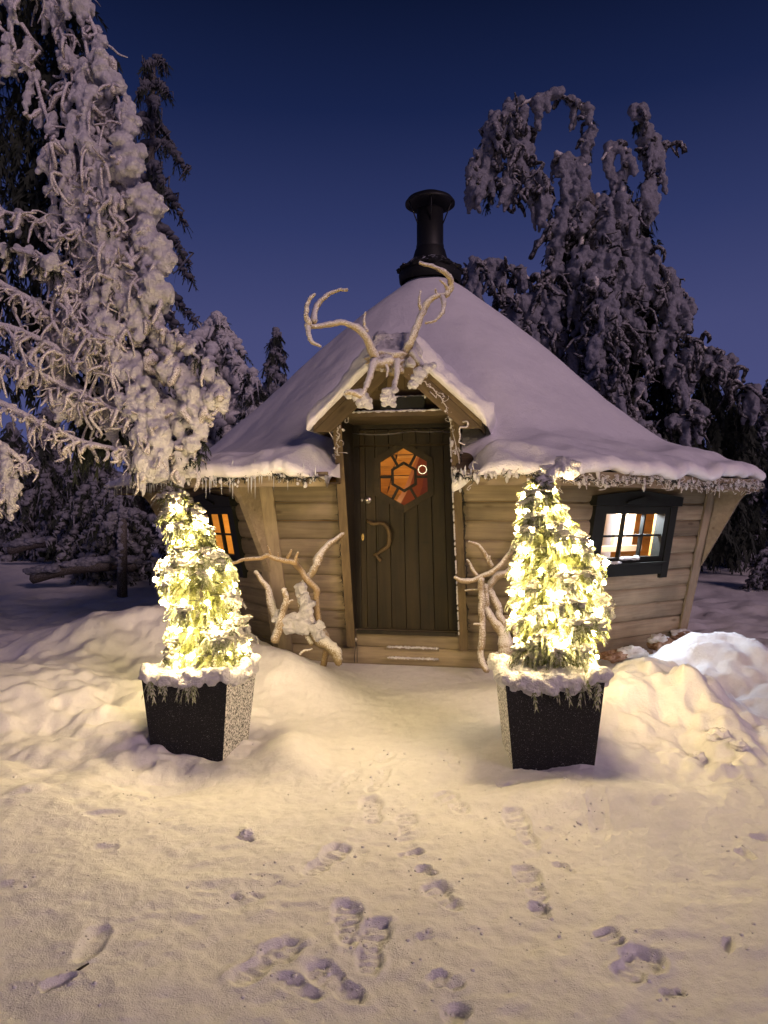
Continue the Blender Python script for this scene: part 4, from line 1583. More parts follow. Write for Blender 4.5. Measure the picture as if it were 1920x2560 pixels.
t = thing('driftwood_root', 'thick snow-plastered forked driftwood trunk leaning on the left of the doorway', 'driftwood', SL(1050, 1850))
b = MB()
limb(b, [SL(1170, 160, 6.35), SL(1000, 290, 6.3), SL(885, 400, 6.25), SL(825, 500, 6.22), SL(780, 640, 6.2), SL(705, 740, 6.2), SL(645, 850, 6.18), SL(612, 1000, 6.15), SL(622, 1150, 6.12), SL(685, 1300, 6.1), SL(790, 1480, 6.08), SL(885, 1600, 6.05), SL(1000, 1700, 6.0), SL(1075, 1810, 6.0), SL(1090, 1890, 6.0)], np.array([26, 40, 46, 56, 58, 44, 56, 64, 66, 84, 92, 90, 84, 64, 40]) * PXM, 60, 10, .18)
obj('trunk', b, M_DRIFT, t)
for pts, r in (([SL(-20, 680, 6.2), SL(80, 820, 6.2), SL(170, 950, 6.2), SL(200, 1100, 6.18), SL(245, 1250, 6.15), SL(300, 1330, 6.12), SL(410, 1350, 6.1), SL(540, 1370, 6.1), SL(660, 1320, 6.1)], (30, 34, 44, 56, 60, 80, 100, 110, 80)), ([SL(372, 905, 6.0), SL(385, 1050, 6.0), SL(345, 1200, 6.0), SL(305, 1400, 6.0), SL(255, 1600, 6.0)], (36, 40, 44, 54, 60)), ([SL(380, 1150, 6.0), SL(430, 1090, 6.0), SL(480, 1070, 6.0)], (24, 20, 12)), ([SL(640, 1870, 5.9), SL(740, 1940, 5.88), SL(860, 2050, 5.85)], (30, 34, 30)), ([SL(585, 1770, 5.9), SL(640, 1720, 5.92), SL(740, 1690, 5.95)], (18, 20, 14)), ([SL(660, 1440, 6.1), SL(690, 1560, 6.08), SL(740, 1640, 6.05)], (40, 34, 30))):
    b = MB()
    limb(b, pts, np.array(r) * PXM, 26, 9, .18)
    obj('root', b, M_DRIFT, t)
b = MB()
for i in range(60):
    u = rng.random()
    c = crom([SL(230, 1230, 6.08), SL(400, 1330, 6.02), SL(540, 1350, 6.02), SL(660, 1230, 6.05), SL(625, 900, 6.12), SL(760, 1400, 6.0), SL(860, 1560, 5.98)], 40)[int(u * 39)]
    b.lump(c + rng.normal(0, .02, 3), rng.uniform(.015, .05, 3), lod=1)
for i in range(40):
    b.lump(SL(rng.uniform(360, 660), rng.uniform(1280, 1470), 6.03), rng.uniform(.02, .05, 3), lod=1)
merge(obj('snow_clump', b, M_TREESNOW, t, stuff=True), .012)

t = thing('driftwood_branch', 'pale forked driftwood branches leaning between the doorway and the lit thuja', 'driftwood', SR(600, 1960))
for i, (pts, r, Y) in enumerate((([SR(190, 745), SR(300, 795), SR(440, 790), SR(560, 740), SR(680, 690), SR(800, 590), SR(905, 450), SR(985, 320), SR(1045, 180), SR(1085, -20)], (24, 36, 36, 36, 34, 32, 30, 30, 28, 24), 0),
                              ([SR(545, 770, 6.04), SR(545, 1000, 6.04), SR(552, 1300, 6.02), SR(548, 1600, 6.0), SR(520, 1730, 6.0), SR(562, 1860, 5.98), SR(620, 1990, 5.95)], (40, 44, 44, 44, 42, 44, 40), 0),
                              ([SR(1060, 470, 6.15), SR(965, 600, 6.15), SR(880, 690, 6.15), SR(745, 740, 6.15), SR(685, 830, 6.15), SR(665, 930, 6.15), SR(720, 1050, 6.14), SR(770, 1180, 6.12), SR(790, 1280, 6.1), SR(870, 1370, 6.08), SR(990, 1430, 6.05), SR(1060, 1600, 6.02)], (40, 46, 48, 52, 52, 54, 54, 54, 56, 60, 70, 80), 0),
                              ([SR(595, 850, 6.1), SR(600, 1100, 6.1), SR(655, 1250, 6.08), SR(735, 1370, 6.06), SR(840, 1500, 6.04), SR(870, 1650, 6.0), SR(850, 1790, 5.98)], (34, 44, 52, 58, 90, 100, 90), 0),
                              ([SR(368, 288, 6.1), SR(480, 322, 6.12), SR(560, 400, 6.12), SR(630, 490, 6.12), SR(680, 620, 6.12)], (18, 24, 26, 32, 34), 0),
                              ([SR(350, 520, 6.14), SR(420, 620, 6.13), SR(495, 745, 6.1)], (18, 22, 24), 0), ([SR(320, 918, 6.14), SR(520, 908, 6.1)], (14, 16), 0), ([SR(630, 1830, 5.98), SR(700, 1780, 5.98), SR(770, 1750, 5.98)], (14, 24, 26), 0),
                              ([SR(640, 560, 6.1), SR(660, 470, 6.1)], (22, 16), 0), ([SR(530, 1390, 6.0), SR(440, 1385, 6.0)], (18, 18), 0))):
    b = MB()
    limb(b, pts, np.array(r) * PXM, 36 if len(pts) > 4 else 12, 9, .13)
    obj('limb', b, M_DRIFT, t)

# snow mound with a few twigs in front of the left driftwood
# ------------------------------------------------------------------ planters
def planter(label, corner, base_z, rot, h, lab2):
    """CORNER: middle of the front face on the ground"""
    t = thing('planter', label, 'planter', (corner[0], corner[1] + .25, base_z), 'black planters before the door')
    ca, sa = math.cos(R(rot)), math.sin(R(rot))
    c = np.array([corner[0], corner[1] + .24])
    fx = lambda x, y, z: np.array([c[0] + ca * x - sa * y, c[1] + sa * x + ca * y, base_z + z])
    wt, wb = .248, .200
    rings = [(wb, 0), (wt, h), (wt - .03, h), (wt - .04, h - .08)]
    sq = lambda w_: [(-w_, -w_), (w_, -w_), (w_, w_), (-w_, w_)]
    names = []
    for i in range(4):   # each side a panel of its own
        j = (i + 1) % 4
        b = MB()
        o0, o1 = sq(wb), sq(wt)
        i0, i1 = sq(wb - .02), sq(wt - .025)
        pts = [fx(*o0[i], -.06), fx(*o0[j], -.06), fx(*i0[j], -.06), fx(*i0[i], -.06), fx(*o1[i], h), fx(*o1[j], h), fx(*i1[j], h), fx(*i1[i], h)]
        b.hexa(pts)
        obj('side_panel', b, M_PLANT if i == 0 else M_PLANTF, t, smooth=False)
    # snow cap: a mound that has grown over the rim
    b = MB()
    for i in range(150):
        x, y = rng.uniform(-1, 1, 2) * (wt - .02)
        b.lump(fx(x, y, h - .01 + .03 * (1 - max(abs(x), abs(y)) / wt) + .02 * n2(np.array([x + base_z * 9]), np.array([y]), .13, 2, 4)[0]), np.array([1.2, 1.2, .8]) * rng.uniform(.038, .06), lod=1)
    for i in range(190):
        x = rng.uniform(-wt, wt)
        sd = rng.integers(4)
        o_ = rng.uniform(-.012, .012)
        px_ = [(x, -wt - o_), (wt + o_, x), (-wt - o_, x), (x, wt + o_)][sd]
        hang = .036 * vnoise(np.array([[x * 14, sd * 7.3, base_z * 50]]))[0]
        b.lump(fx(*px_, h + .004 + hang + rng.uniform(-.006, .028)), rng.uniform(.020, .034, 3), lod=1)
    cap = obj('snow_cap', b, M_TREESNOW, t, stuff=True)
    merge(cap, .009)
    return t, fx, h


PL, fxl, hl = planter('black square planter with a rimed side, its thuja thinly bent at the top', P(478, 0, 4.06)[:2], -.02, -9, .47, '')
PR, fxr, hr = planter('black square planter nearer the pale lit window, under a broad conical thuja', P(1391, 0, 3.72)[:2], .075, -2, .44, '')


# sprigs hanging over the planter rims
def frond(b, p, d, ln, w_, dn=.35):
    """flat, drooping scale-leaf spray: a bent stem with side leaflets"""
    d = d / (np.linalg.norm(d) + 1e-9)
    side = np.cross(d, (0, 0, 1))
    side /= np.linalg.norm(side) + 1e-9
    roll = rng.normal(0, .7)
    upv = np.cross(side, d)
    side = side * math.cos(roll) + upv * math.sin(roll)
    n = 4
    t = np.linspace(0, 1, n + 1)
    c = p + d * (t * ln)[:, None] + np.array([0, 0, -1]) * (t ** 2 * ln * dn)[:, None]
    vs, fs = [], []
    for i in range(n):
        m = (c[i] + c[i + 1]) / 2
        ax = (c[i + 1] - c[i])
        wl = w_ * (1 - .55 * t[i]) * rng.uniform(.8, 1.2)
        for s in (-1, 1):
            e = c[i] + ax * 1.5 + side * s * wl + np.array([0, 0, -1]) * wl * .25
            k0 = len(vs)
            vs += [c[i], c[i] + ax * .7 + side * s * wl * .35 - ax * .3, e, c[i + 1]]
            fs.append((k0, k0 + 1, k0 + 2, k0 + 3) if s > 0 else (k0 + 3, k0 + 2, k0 + 1, k0))
    b.add(vs, f4=fs)


# ------------------------------------------------------------------ the two lit thujas
def thuja(label, axis, prof, base, lumps, n_fr, n_bulb, strlabel, seed, snowf, umax=.95):
    """AXIS: list of (x, y, z) from base to tip; PROF: radius along it (0..1)"""
    global rng
    rng = np.random.default_rng(seed)
    t = thing('thuja_tree', label, 'thuja', base, 'thujas in the planters')
    ax = crom(axis, 60)
    rad = lambda u: .88 * np.interp(u, [p_[0] for p_ in prof], [p_[1] for p_ in prof])
    b = MB()
    b.tube(ax[:50], np.linspace(.022, .006, 50), 7)
    obj('trunk', b, M_TWIGDARK, t)
    lobes = [(rng.uniform(0, .95), rng.uniform(0, 2 * np.pi), rng.uniform(.6, 1.25)) for _ in range(40)]

    def surf(u, a):
        m = 1 + .30 * vnoise(np.array([[u * 7, math.cos(a) * 1.6, math.sin(a) * 1.6 + seed]]))[0] + .13 * vnoise(np.array([[u * 22, math.cos(a) * 3.2, math.sin(a) * 3.2 + seed]]))[0]
        return rad(u) * m
    ub = np.linspace(0, 1, 400)
    cdf = np.cumsum(rad(ub) + .01)
    cdf /= cdf[-1]
    g1, g2 = MB(), MB()
    for i in range(n_fr):
        u = float(np.interp(rng.random(), cdf, ub))
        a = rng.uniform(0, 2 * np.pi)
        c = ax[int(u * 59)]
        r_ = surf(u, a) * math.sqrt(rng.uniform(.10, 1))
        o = np.array([math.cos(a), math.sin(a), 0])
        p_ = c + o * r_ * .78 + (0, 0, rng.normal(0, .015))
        d = o * rng.uniform(.5, 1) + np.array([0, 0, rng.uniform(-.7, .5)]) + rng.normal(0, .3, 3)
        fr_ = rng.random() < (.18 + .14 * (r_ > .75 * rad(u)))
        frond(g2 if fr_ else g1, p_, d, rng.uniform(.035, .075), rng.uniform(.012, .024), rng.uniform(.2, .8))
    obj('foliage', g1, M_FERN, t, stuff=True, smooth=False)
    obj('rimed_foliage', g2, M_FERNFROST, t, stuff=True, smooth=False)
    sb, rb = MB(), MB()
    for i in range(snowf):     # drooping lobes: a crust of snow on top, a rimed spray hanging below
        u = float(np.interp(rng.random(), cdf, ub))
        a = rng.uniform(0, 2 * np.pi)
        c = ax[int(u * 59)]
        o = np.array([math.cos(a), math.sin(a), 0])
        tang = np.array([-o[1], o[0], 0])
        p_ = c + o * surf(u, a) * rng.uniform(.86, 1.06)
        s0 = rng.uniform(.028, .058)
        for q_ in range(26):
            e = tang * rng.normal(0, .55) * s0 + o * rng.uniform(-.6, .7) * s0
            e[2] = -abs(rng.normal(0, .35)) * s0 - .35 * np.dot(e, o)
            sb.lump(p_ + e, s0 * rng.uniform(.16, .36) * np.array([1.1, 1.1, .6]), lod=0)
        for q_ in range(22):
            d = o * rng.uniform(.2, 1.1) + tang * rng.normal(0, .7) + np.array([0, 0, rng.uniform(-1.1, -.1)])
            frond(rb, p_ + tang * rng.normal(0, .4) * s0 - (0, 0, .4 * s0), d, s0 * rng.uniform(.7, 1.3), s0 * .3, .7)
    obj('rimed_spray', rb, M_FERNFROST, t, stuff=True, smooth=False)
    for (x, y, z, r_) in lumps:
        for q_ in range(40):
            sb.lump(np.array([x, y, z]) + rng.normal(0, 1, 3) * r_ * .5, r_ * rng.uniform(.18, .42) * np.array([1, 1, .85]), lod=0)
        for q_ in range(16):
            frond(sb, np.array([x, y, z]) + rng.normal(0, 1, 3) * r_ * .6, np.append(rng.normal(0, 1, 2), -.3), r_ * .9, r_ * .3, .6)
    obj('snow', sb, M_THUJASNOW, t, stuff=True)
    # the light string wound round it
    s = thing('fairy_lights', strlabel, 'fairy lights', base, 'lit fairy lights on the thujas')
    cb, bulbs = [], []
    turns = 9.5
    for i in range(260):
        u = .02 + .93 * i / 259
        a = turns * 2 * np.pi * u + seed
        c = ax[int(u * 59)]
        cb.append(c + np.array([math.cos(a), math.sin(a), 0]) * surf(u, a) * .93 + (0, 0, rng.normal(0, .004)))
    b = MB()
    b.tube(cb, .0028, 4)
    obj('cable', b, M_CABLE, s)
    pick = np.interp(np.linspace(0, 1, n_bulb), np.linspace(0, 1, 260), np.arange(260))
    wts = np.array([rad(.02 + .93 * i / 259) for i in range(260)]) + .035
    cw = np.cumsum(wts) / wts.sum()
    for x in (np.arange(n_bulb) + .5 + rng.uniform(-.35, .35, n_bulb)) / n_bulb:
        i = int(np.searchsorted(cw, min(max(x, 0), .999)))
        u = .02 + .93 * i / 259
        if u > umax:
            continue
        c = ax[int(u * 59)]
        o_ = cb[i] - c
        o_ = o_ * min(1.0, 1.12 * rad(u) / (np.linalg.norm(o_) + 1e-6))
        p_ = c + o_ * rng.uniform(.92, 1.08) + o_ / (np.linalg.norm(o_) + 1e-6) * .014
        ob = bpy.data.objects.new('bulb', BULB_ME)
        link(ob, s, Matrix.Translation(Vector([float(v) for v in p_])) @ Matrix.Scale(float(rng.uniform(.0095, .0145)), 4))
    return t


z0l, z0r = -.02 + hl + .05, .075 + hr + .05
yl, yr = 4.30, 3.95


def qz(px, py, Y):
    return q(px, py, Y)


axl = [q(455, 1440, yl), q(452, 1380, yl), q(440, 1300, yl), q(425, 1230, yl), q(420, 1180, yl), q(412, 1135, yl), q(390, 1090, yl), q(366, 1046, yl)]
mL = yl / FPX * S22
thuja('slender lit thuja whose snowy tip bends over toward the snow-laden spruce', axl, [(0, 78 * mL), (.12, 82 * mL), (.25, 86 * mL), (.4, 84 * mL), (.5, 66 * mL), (.62, 46 * mL), (.75, 42 * mL), (.85, 36 * mL), (.94, 20 * mL), (1, 8 * mL)], q(455, 1440, yl),
      [(*q(375, 1070, yl), .05), (*q(365, 1100, yl), .035), (*q(400, 1095, yl), .05), (*q(385, 1085, yl - .04), .045), (*q(358, 1120, yl - .03), .03), (*q(425, 1110, yl - .04), .04), (*q(520, 1370, yl - .1), .055), (*q(505, 1290, yl - .1), .04), (*q(350, 1225, yl), .035)], 2600, 74, 'warm white fairy lights wound round the slender bent thuja', 11, 72, .86)
axr = [q(1205, 1420, yr), q(1205, 1340, yr), q(1205, 1260, yr), q(1200, 1190, yr), q(1180, 1120, yr), q(1168, 1070, yr), q(1163, 1035, yr)]
mR = yr / FPX * S22
thuja('broad conical lit thuja beside the pale window, its tip capped with snow', axr, [(0, 82 * mR), (.12, 95 * mR), (.3, 103 * mR), (.45, 95 * mR), (.6, 74 * mR), (.72, 52 * mR), (.85, 34 * mR), (1, 14 * mR)], q(1205, 1420, yr),
      [(*q(1165, 1040, yr), .03), (*q(1255, 1180, yr - .05), .05), (*q(1300, 1300, yr), .055), (*q(1285, 1330, yr - .1), .05)], 3200, 78, 'warm white fairy lights wound round the broad conical thuja', 23, 80)
rng = np.random.default_rng(99)
# a snow-heavy top shoot that nods away from the right thuja, against the eave
b = MB()
for i in range(70):
    c = crom([q(1168, 1050, yr), q(1195, 1020, yr + .05), q(1225, 1005, yr + .08), q(1240, 1030, yr + .08)], 30)[rng.integers(30)]
    b.lump(c + rng.normal(0, .018, 3), rng.uniform(.012, .032, 3), lod=1)
top = bpy.data.objects['thuja_tree.001']
merge(obj('top_snow', b, M_TREESNOW, top, stuff=True), .008)
for t_, fx_, h_, xs_ in ((PL, fxl, hl, (-.20, -.10, .02, .07)), (PR, fxr, hr, (-.05, .02, .09, .14, .2))):
    b = MB()
    for x in xs_:
        for i in range(4):
            frond(b, fx_(x + rng.normal(0, .025), -.262, h_ + rng.uniform(-.01, .02)), np.array([rng.normal(0, .5), -.35, -.8]), rng.uniform(.035, .07), .02, .8)
    obj('hanging_sprig', b, M_FERNFROST, t_, stuff=True, smooth=False)


# ------------------------------------------------------------------ snow-laden trees
def resample(pts, step):
    c = crom(pts, 60)
    ln = np.linalg.norm(np.diff(c, axis=0), axis=1).sum()
    return crom(pts, max(6, int(ln / step))), ln


def laden(parent, pts, r0, r1, snow_m=None, finger=.35, nf=60, nl=50, thin=.030, limb_r=.02, droop=1.0, lod=0, dark=14, snow_up=.5, name='branch', spread=1.0, fine=2.2, twig_m=None, cols=0, colr=.045, coll=.3, vox=.0135):
    """one limb with its load: bark limb, hanging rimed fingers, lumps of snow on top, dark needles beneath"""
    c, ln = resample(pts, .04)
    n = len(c)
    b = MB()
    b.tube(c, np.linspace(limb_r, limb_r * .5, n) * (1 + .2 * vnoise(c * 9)), 6, bump=.2)
    br = obj(name, b, M_FROSTTWIG, parent)
    s = MB()
    fm = MB() if twig_m else s
    rr = lambda i: (r0 + (r1 - r0) * i / (n - 1)) * rng.uniform(.75, 1.15)
    nk = max(2, int(nl * fine / 22))
    for _ in range(nk):       # loads come in clumps: a cluster of small lumps each
        i = int(rng.integers(n))
        r_ = rr(i)
        o = rng.normal(0, 1, 3)
        o /= np.linalg.norm(o)
        o[2] = o[2] * .6 + snow_up * .5
        cc_ = c[i] + o * r_ * .45
        R_ = r_ * rng.uniform(.35, .7)
        for _k in range(22):
            v = rng.normal(0, 1, 3)
            v /= np.linalg.norm(v)
            v[2] = v[2] * 1.15 + .1
            s.lump(cc_ + v * R_ * rng.uniform(.55, 1.0), R_ * rng.uniform(.24, .56) * np.array([1, 1, rng.uniform(.8, 1.35)]), lod=lod)
    for _ in range(nf):
        i = int(rng.integers(n))
        r_ = rr(i)
        a = rng.uniform(0, 2 * np.pi)
        o = np.array([math.cos(a), math.sin(a), rng.uniform(-.5, .3)])
        p0 = c[i] + o * r_ * rng.uniform(.1, .75)
        L_ = finger * rng.uniform(.35, 1.15)
        h1 = np.array([math.cos(a), math.sin(a), 0]) * L_ * rng.uniform(.15, .5) * spread
        p1 = p0 + h1 + rng.normal(0, .10, 3) * L_ + (0, 0, -L_ * rng.uniform(-.1, .35) * droop)
        p2 = p1 + h1 * rng.uniform(-.6, .5) + rng.normal(0, .16, 3) * L_ + (0, 0, -L_ * rng.uniform(.2, .5) * droop)
        p3 = p2 + rng.normal(0, .16, 3) * L_ + (0, 0, -L_ * rng.uniform(-.05, .3) * droop)
        m = 9
        w_ = thin * rng.uniform(.45, 1.25)
        fm.tube(crom([p0, p1, p2, p3], m), w_ * np.array([.9, 1.1, .9, 1.15, .9, 1.05, .85, .8, .45]), 5, bump=.3)
        if rng.random() < .45:   # a side twig
            e = p1 + rng.normal(0, .35, 3) * L_ + (0, 0, -.12 * L_)
            fm.tube(crom([p1, (p1 + e) / 2 + rng.normal(0, .06, 3) * L_, e], 5), w_ * np.array([.7, .75, .6, .6, .35]), 4, bump=.3)
    for _ in range(cols):      # thick hanging columns of rime
        i = int(rng.integers(n))
        r_ = rr(i)
        o = rng.normal(0, 1, 3)
        o[2] = abs(o[2]) * .2
        p0 = c[i] + o / np.linalg.norm(o) * r_ * rng.uniform(.3, .8)
        L_ = coll * rng.uniform(.5, 1.2)
        p2 = p0 + rng.normal(0, .13, 3) * L_ + (0, 0, -L_)
        pc = crom([p0, (p0 + p2) / 2 + rng.normal(0, .10, 3) * L_, p2], 12)
        cr_ = colr * rng.uniform(.65, 1.25)
        for q_ in range(12):
            w_ = cr_ * (1 - .45 * (q_ / 11) ** 2) * (.8 + .4 * rng.random())
            for _k in range(3):
                v = rng.normal(0, 1, 3)
                s.lump(pc[q_] + v / np.linalg.norm(v) * w_ * .62, w_ * rng.uniform(.45, .75) * np.array([1, 1, 1.1]), lod=0)
    if twig_m:
        obj('hanging_twig', fm, twig_m, br, stuff=True)
    merge(obj('snow_load', s, snow_m or M_TREESNOW, br, stuff=True), vox)
    if dark:
        d = MB()
        for _ in range(dark):
            i = int(rng.integers(n))
            p = c[i] + rng.normal(0, .35, 3) * r0 + np.array([0, r0 * .35, -r0 * .2])
            for _k in range(9):
                dd = rng.normal(0, 1, 3)
                dd[2] -= .8
                frond(d, p, dd, min(r0, .2) * rng.uniform(.35, .8), min(r0, .2) * .16, .5)
        obj('needles', d, M_NEEDLE, br, stuff=True, smooth=False)
    return br


# --- the big spruce at the left edge
def Q(Y):
    return lambda *p: [q(a, b_, Y + (r_[0] if r_ else 0)) for a, b_, *r_ in p]


YT = 5.85
lt = thing('snowy_spruce', 'huge spruce with thick drooping snow-crusted branches nearest the camera beside the hut', 'spruce', (-3.75, 6.6, gz(-3.75, 6.6)))
b = MB()
tk = np.array([(-3.75, 6.6, -.1), (-3.72, 6.6, 1.5), (-3.66, 6.55, 3), (-3.55, 6.5, 4.5), (-3.45, 6.5, 6.2)])
b.tube(crom(tk, 24), np.linspace(.2, .08, 24), 10, bump=.08)
obj('trunk', b, M_BARK, lt)
D = MB()
for i in range(2300):
    u = rng.random()
    y_ = rng.uniform(-60, 960)
    p = q(rng.uniform(-60, 190) if y_ < 560 else rng.uniform(-40 if y_ < 830 else 150, 310), y_, 6.15 + .3 * rng.random())
    dd = rng.normal(0, 1, 3)
    dd[2] -= 1.2
    frond(D, p, dd, rng.uniform(.10, .24), .035, .5)
obj('inner_needles', D, M_NEEDLE, lt, stuff=True, smooth=False)
qq = Q(YT)
# outer edge, thick lumpy loads
laden(lt, qq((120, -90, .2), (185, 20, .1), (225, 120, 0), (255, 215, -.05), (272, 300, -.05), (285, 365, -.1)), .12, .16, nf=21, fine=3.4, coll=.15, cols=9, twig_m=M_FROSTTWIG, nl=120, finger=.22, thin=.021)
laden(lt, qq((215, 330, 0), (270, 400, -.05), (315, 465, -.1), (335, 540, -.12), (335, 610, -.12), (320, 670, -.12)), .13, .15, nf=24, fine=3.4, coll=.15, cols=11, twig_m=M_FROSTTWIG, nl=130, finger=.24, thin=.021)
laden(lt, qq((200, 190, .1), (235, 260, .05), (262, 330, 0), (268, 400, 0)), .10, .12, nf=15, fine=3.4, coll=.15, cols=7, twig_m=M_FROSTTWIG, nl=70, finger=.2, thin=.03)
laden(lt, qq((275, 620, 0), (335, 690, -.1), (390, 740, -.15), (435, 780, -.2), (468, 835, -.22), (472, 870, -.22)), .08, .085, nf=12, fine=3.4, coll=.15, cols=5, twig_m=M_FROSTTWIG, nl=90, finger=.16, thin=.03)
laden(lt, qq((300, 690, 0), (350, 770, -.1), (400, 830, -.15), (428, 900, -.2), (420, 985, -.2)), .12, .12, nf=24, fine=3.4, coll=.15, cols=11, twig_m=M_FROSTTWIG, nl=110, finger=.22, thin=.03)
laden(lt, qq((270, 780, 0), (310, 870, -.15), (340, 950, -.2), (330, 1020, -.22)), .15, .13, nf=39, fine=3.4, coll=.15, cols=18, twig_m=M_FROSTTWIG, nl=120, finger=.22, thin=.016)
laden(lt, qq((262, 790, -.1), (285, 870, -.2), (303, 940, -.25), (318, 1005, -.25)), .11, .07, nf=33, fine=3.4, coll=.15, cols=15, twig_m=M_FROSTTWIG, nl=80, finger=.2, thin=.014)
laden(lt, qq((330, 830, 0), (385, 900, -.1), (400, 970, -.15), (385, 1020, -.15)), .10, .09, nf=27, fine=3.4, coll=.15, cols=12, twig_m=M_FROSTTWIG, nl=70, finger=.2, thin=.015)
# middle curtain of hanging loads
for pts, r0, nf, nl, fg in ((((150, -60, .15), (175, 40, .1), (190, 120, .05), (205, 200, 0), (195, 270, 0)), .10, 70, 60, .26), (((90, -40, .2), (130, 60, .15), (155, 150, .1), (150, 240, .1)), .08, 60, 40, .28), (((10, -40, .2), (25, 60, .15), (20, 140, .15)), .09, 40, 46, .22),
                            (((60, 100, .2), (85, 200, .15), (105, 270, .1), (98, 300, .1)), .07, 36, 36, .22), (((165, 240, 0), (200, 330, -.05), (225, 420, -.1), (215, 500, -.1)), .10, 90, 60, .26), (((140, 300, .05), (150, 380, 0), (155, 450, 0), (160, 520, -.05)), .07, 70, 40, .26),
                            (((105, 330, .1), (112, 420, .1), (118, 500, .05)), .06, 50, 30, .24), (((210, 480, -.05), (245, 560, -.1), (262, 640, -.1), (255, 700, -.1)), .10, 90, 60, .24), (((240, 560, 0), (275, 620, -.05), (300, 700, -.1)), .10, 70, 60, .22), (((-20, 450, .1), (40, 465, .05), (95, 480, 0)), .05, 40, 30, .20),
                            (((-30, 540, 0), (30, 540, -.1), (85, 555, -.2), (112, 575, -.2)), .085, 36, 70, .14), (((180, 600, 0), (215, 660, -.1), (235, 720, -.15), (260, 760, -.15)), .075, 70, 46, .24), (((-20, 960, 0), (10, 1000, -.05), (18, 1050, -.1), (4, 1090, -.1)), .09, 60, 60, .14),
                            (((120, 560, .1), (160, 640, 0), (175, 700, -.1), (200, 740, -.1)), .05, 70, 24, .26)):
    laden(lt, qq(*pts), r0 * 1.1, r0 * 1.15, nf=int(nf * .35), nl=int(nl * 1.4), finger=fg, thin=.016, fine=1.6, twig_m=M_FROSTTWIG, cols=int(nf * .14), colr=.04, coll=fg * 1.2)
# long bare limbs with thin rimed twigs
for pts, r0, nf, fg in ((((-40, 690, 0), (40, 715, -.05), (110, 745, -.1), (170, 785, -.12), (235, 810, -.15)), .035, 70, .30), (((-40, 760, 0), (60, 795, -.1), (140, 835, -.12), (215, 870, -.15), (280, 895, -.2)), .04, 80, .24), (((-40, 850, 0), (50, 895, -.1), (130, 935, -.12), (200, 960, -.15), (285, 975, -.2)), .035, 70, .17),
                        (((-40, 590, .1), (50, 640, 0), (120, 690, 0), (190, 740, -.1), (250, 800, -.15)), .05, 90, .30), (((90, 560, 0), (130, 610, -.1), (155, 680, -.15), (190, 720, -.2), (235, 735, -.2)), .05, 60, .24), (((-40, 930, 0), (40, 990, 0), (58, 1020, 0)), .03, 30, .16)):
    laden(lt, qq(*pts), r0, r0, nf=nf, nl=30, finger=fg, thin=.013, limb_r=.03, dark=5, twig_m=M_FROSTTWIG)
for i in range(48):   # short random loads that fill the mass
    x, y = rng.uniform(100, 300), rng.uniform(300, 940)
    if x < 255 and y > 850:
        continue
    if x > 300 - abs(y - 640) * .1:
        continue
    dx, dy = rng.uniform(10, 60), rng.uniform(50, 110)
    laden(lt, qq((x, y, .15), (x + dx * .6, y + dy * .5, .05), (x + dx, y + dy, .0)), .06, .07, nf=12, nl=40, finger=.2, thin=.013, dark=6, twig_m=M_FROSTTWIG, cols=6, coll=.17)

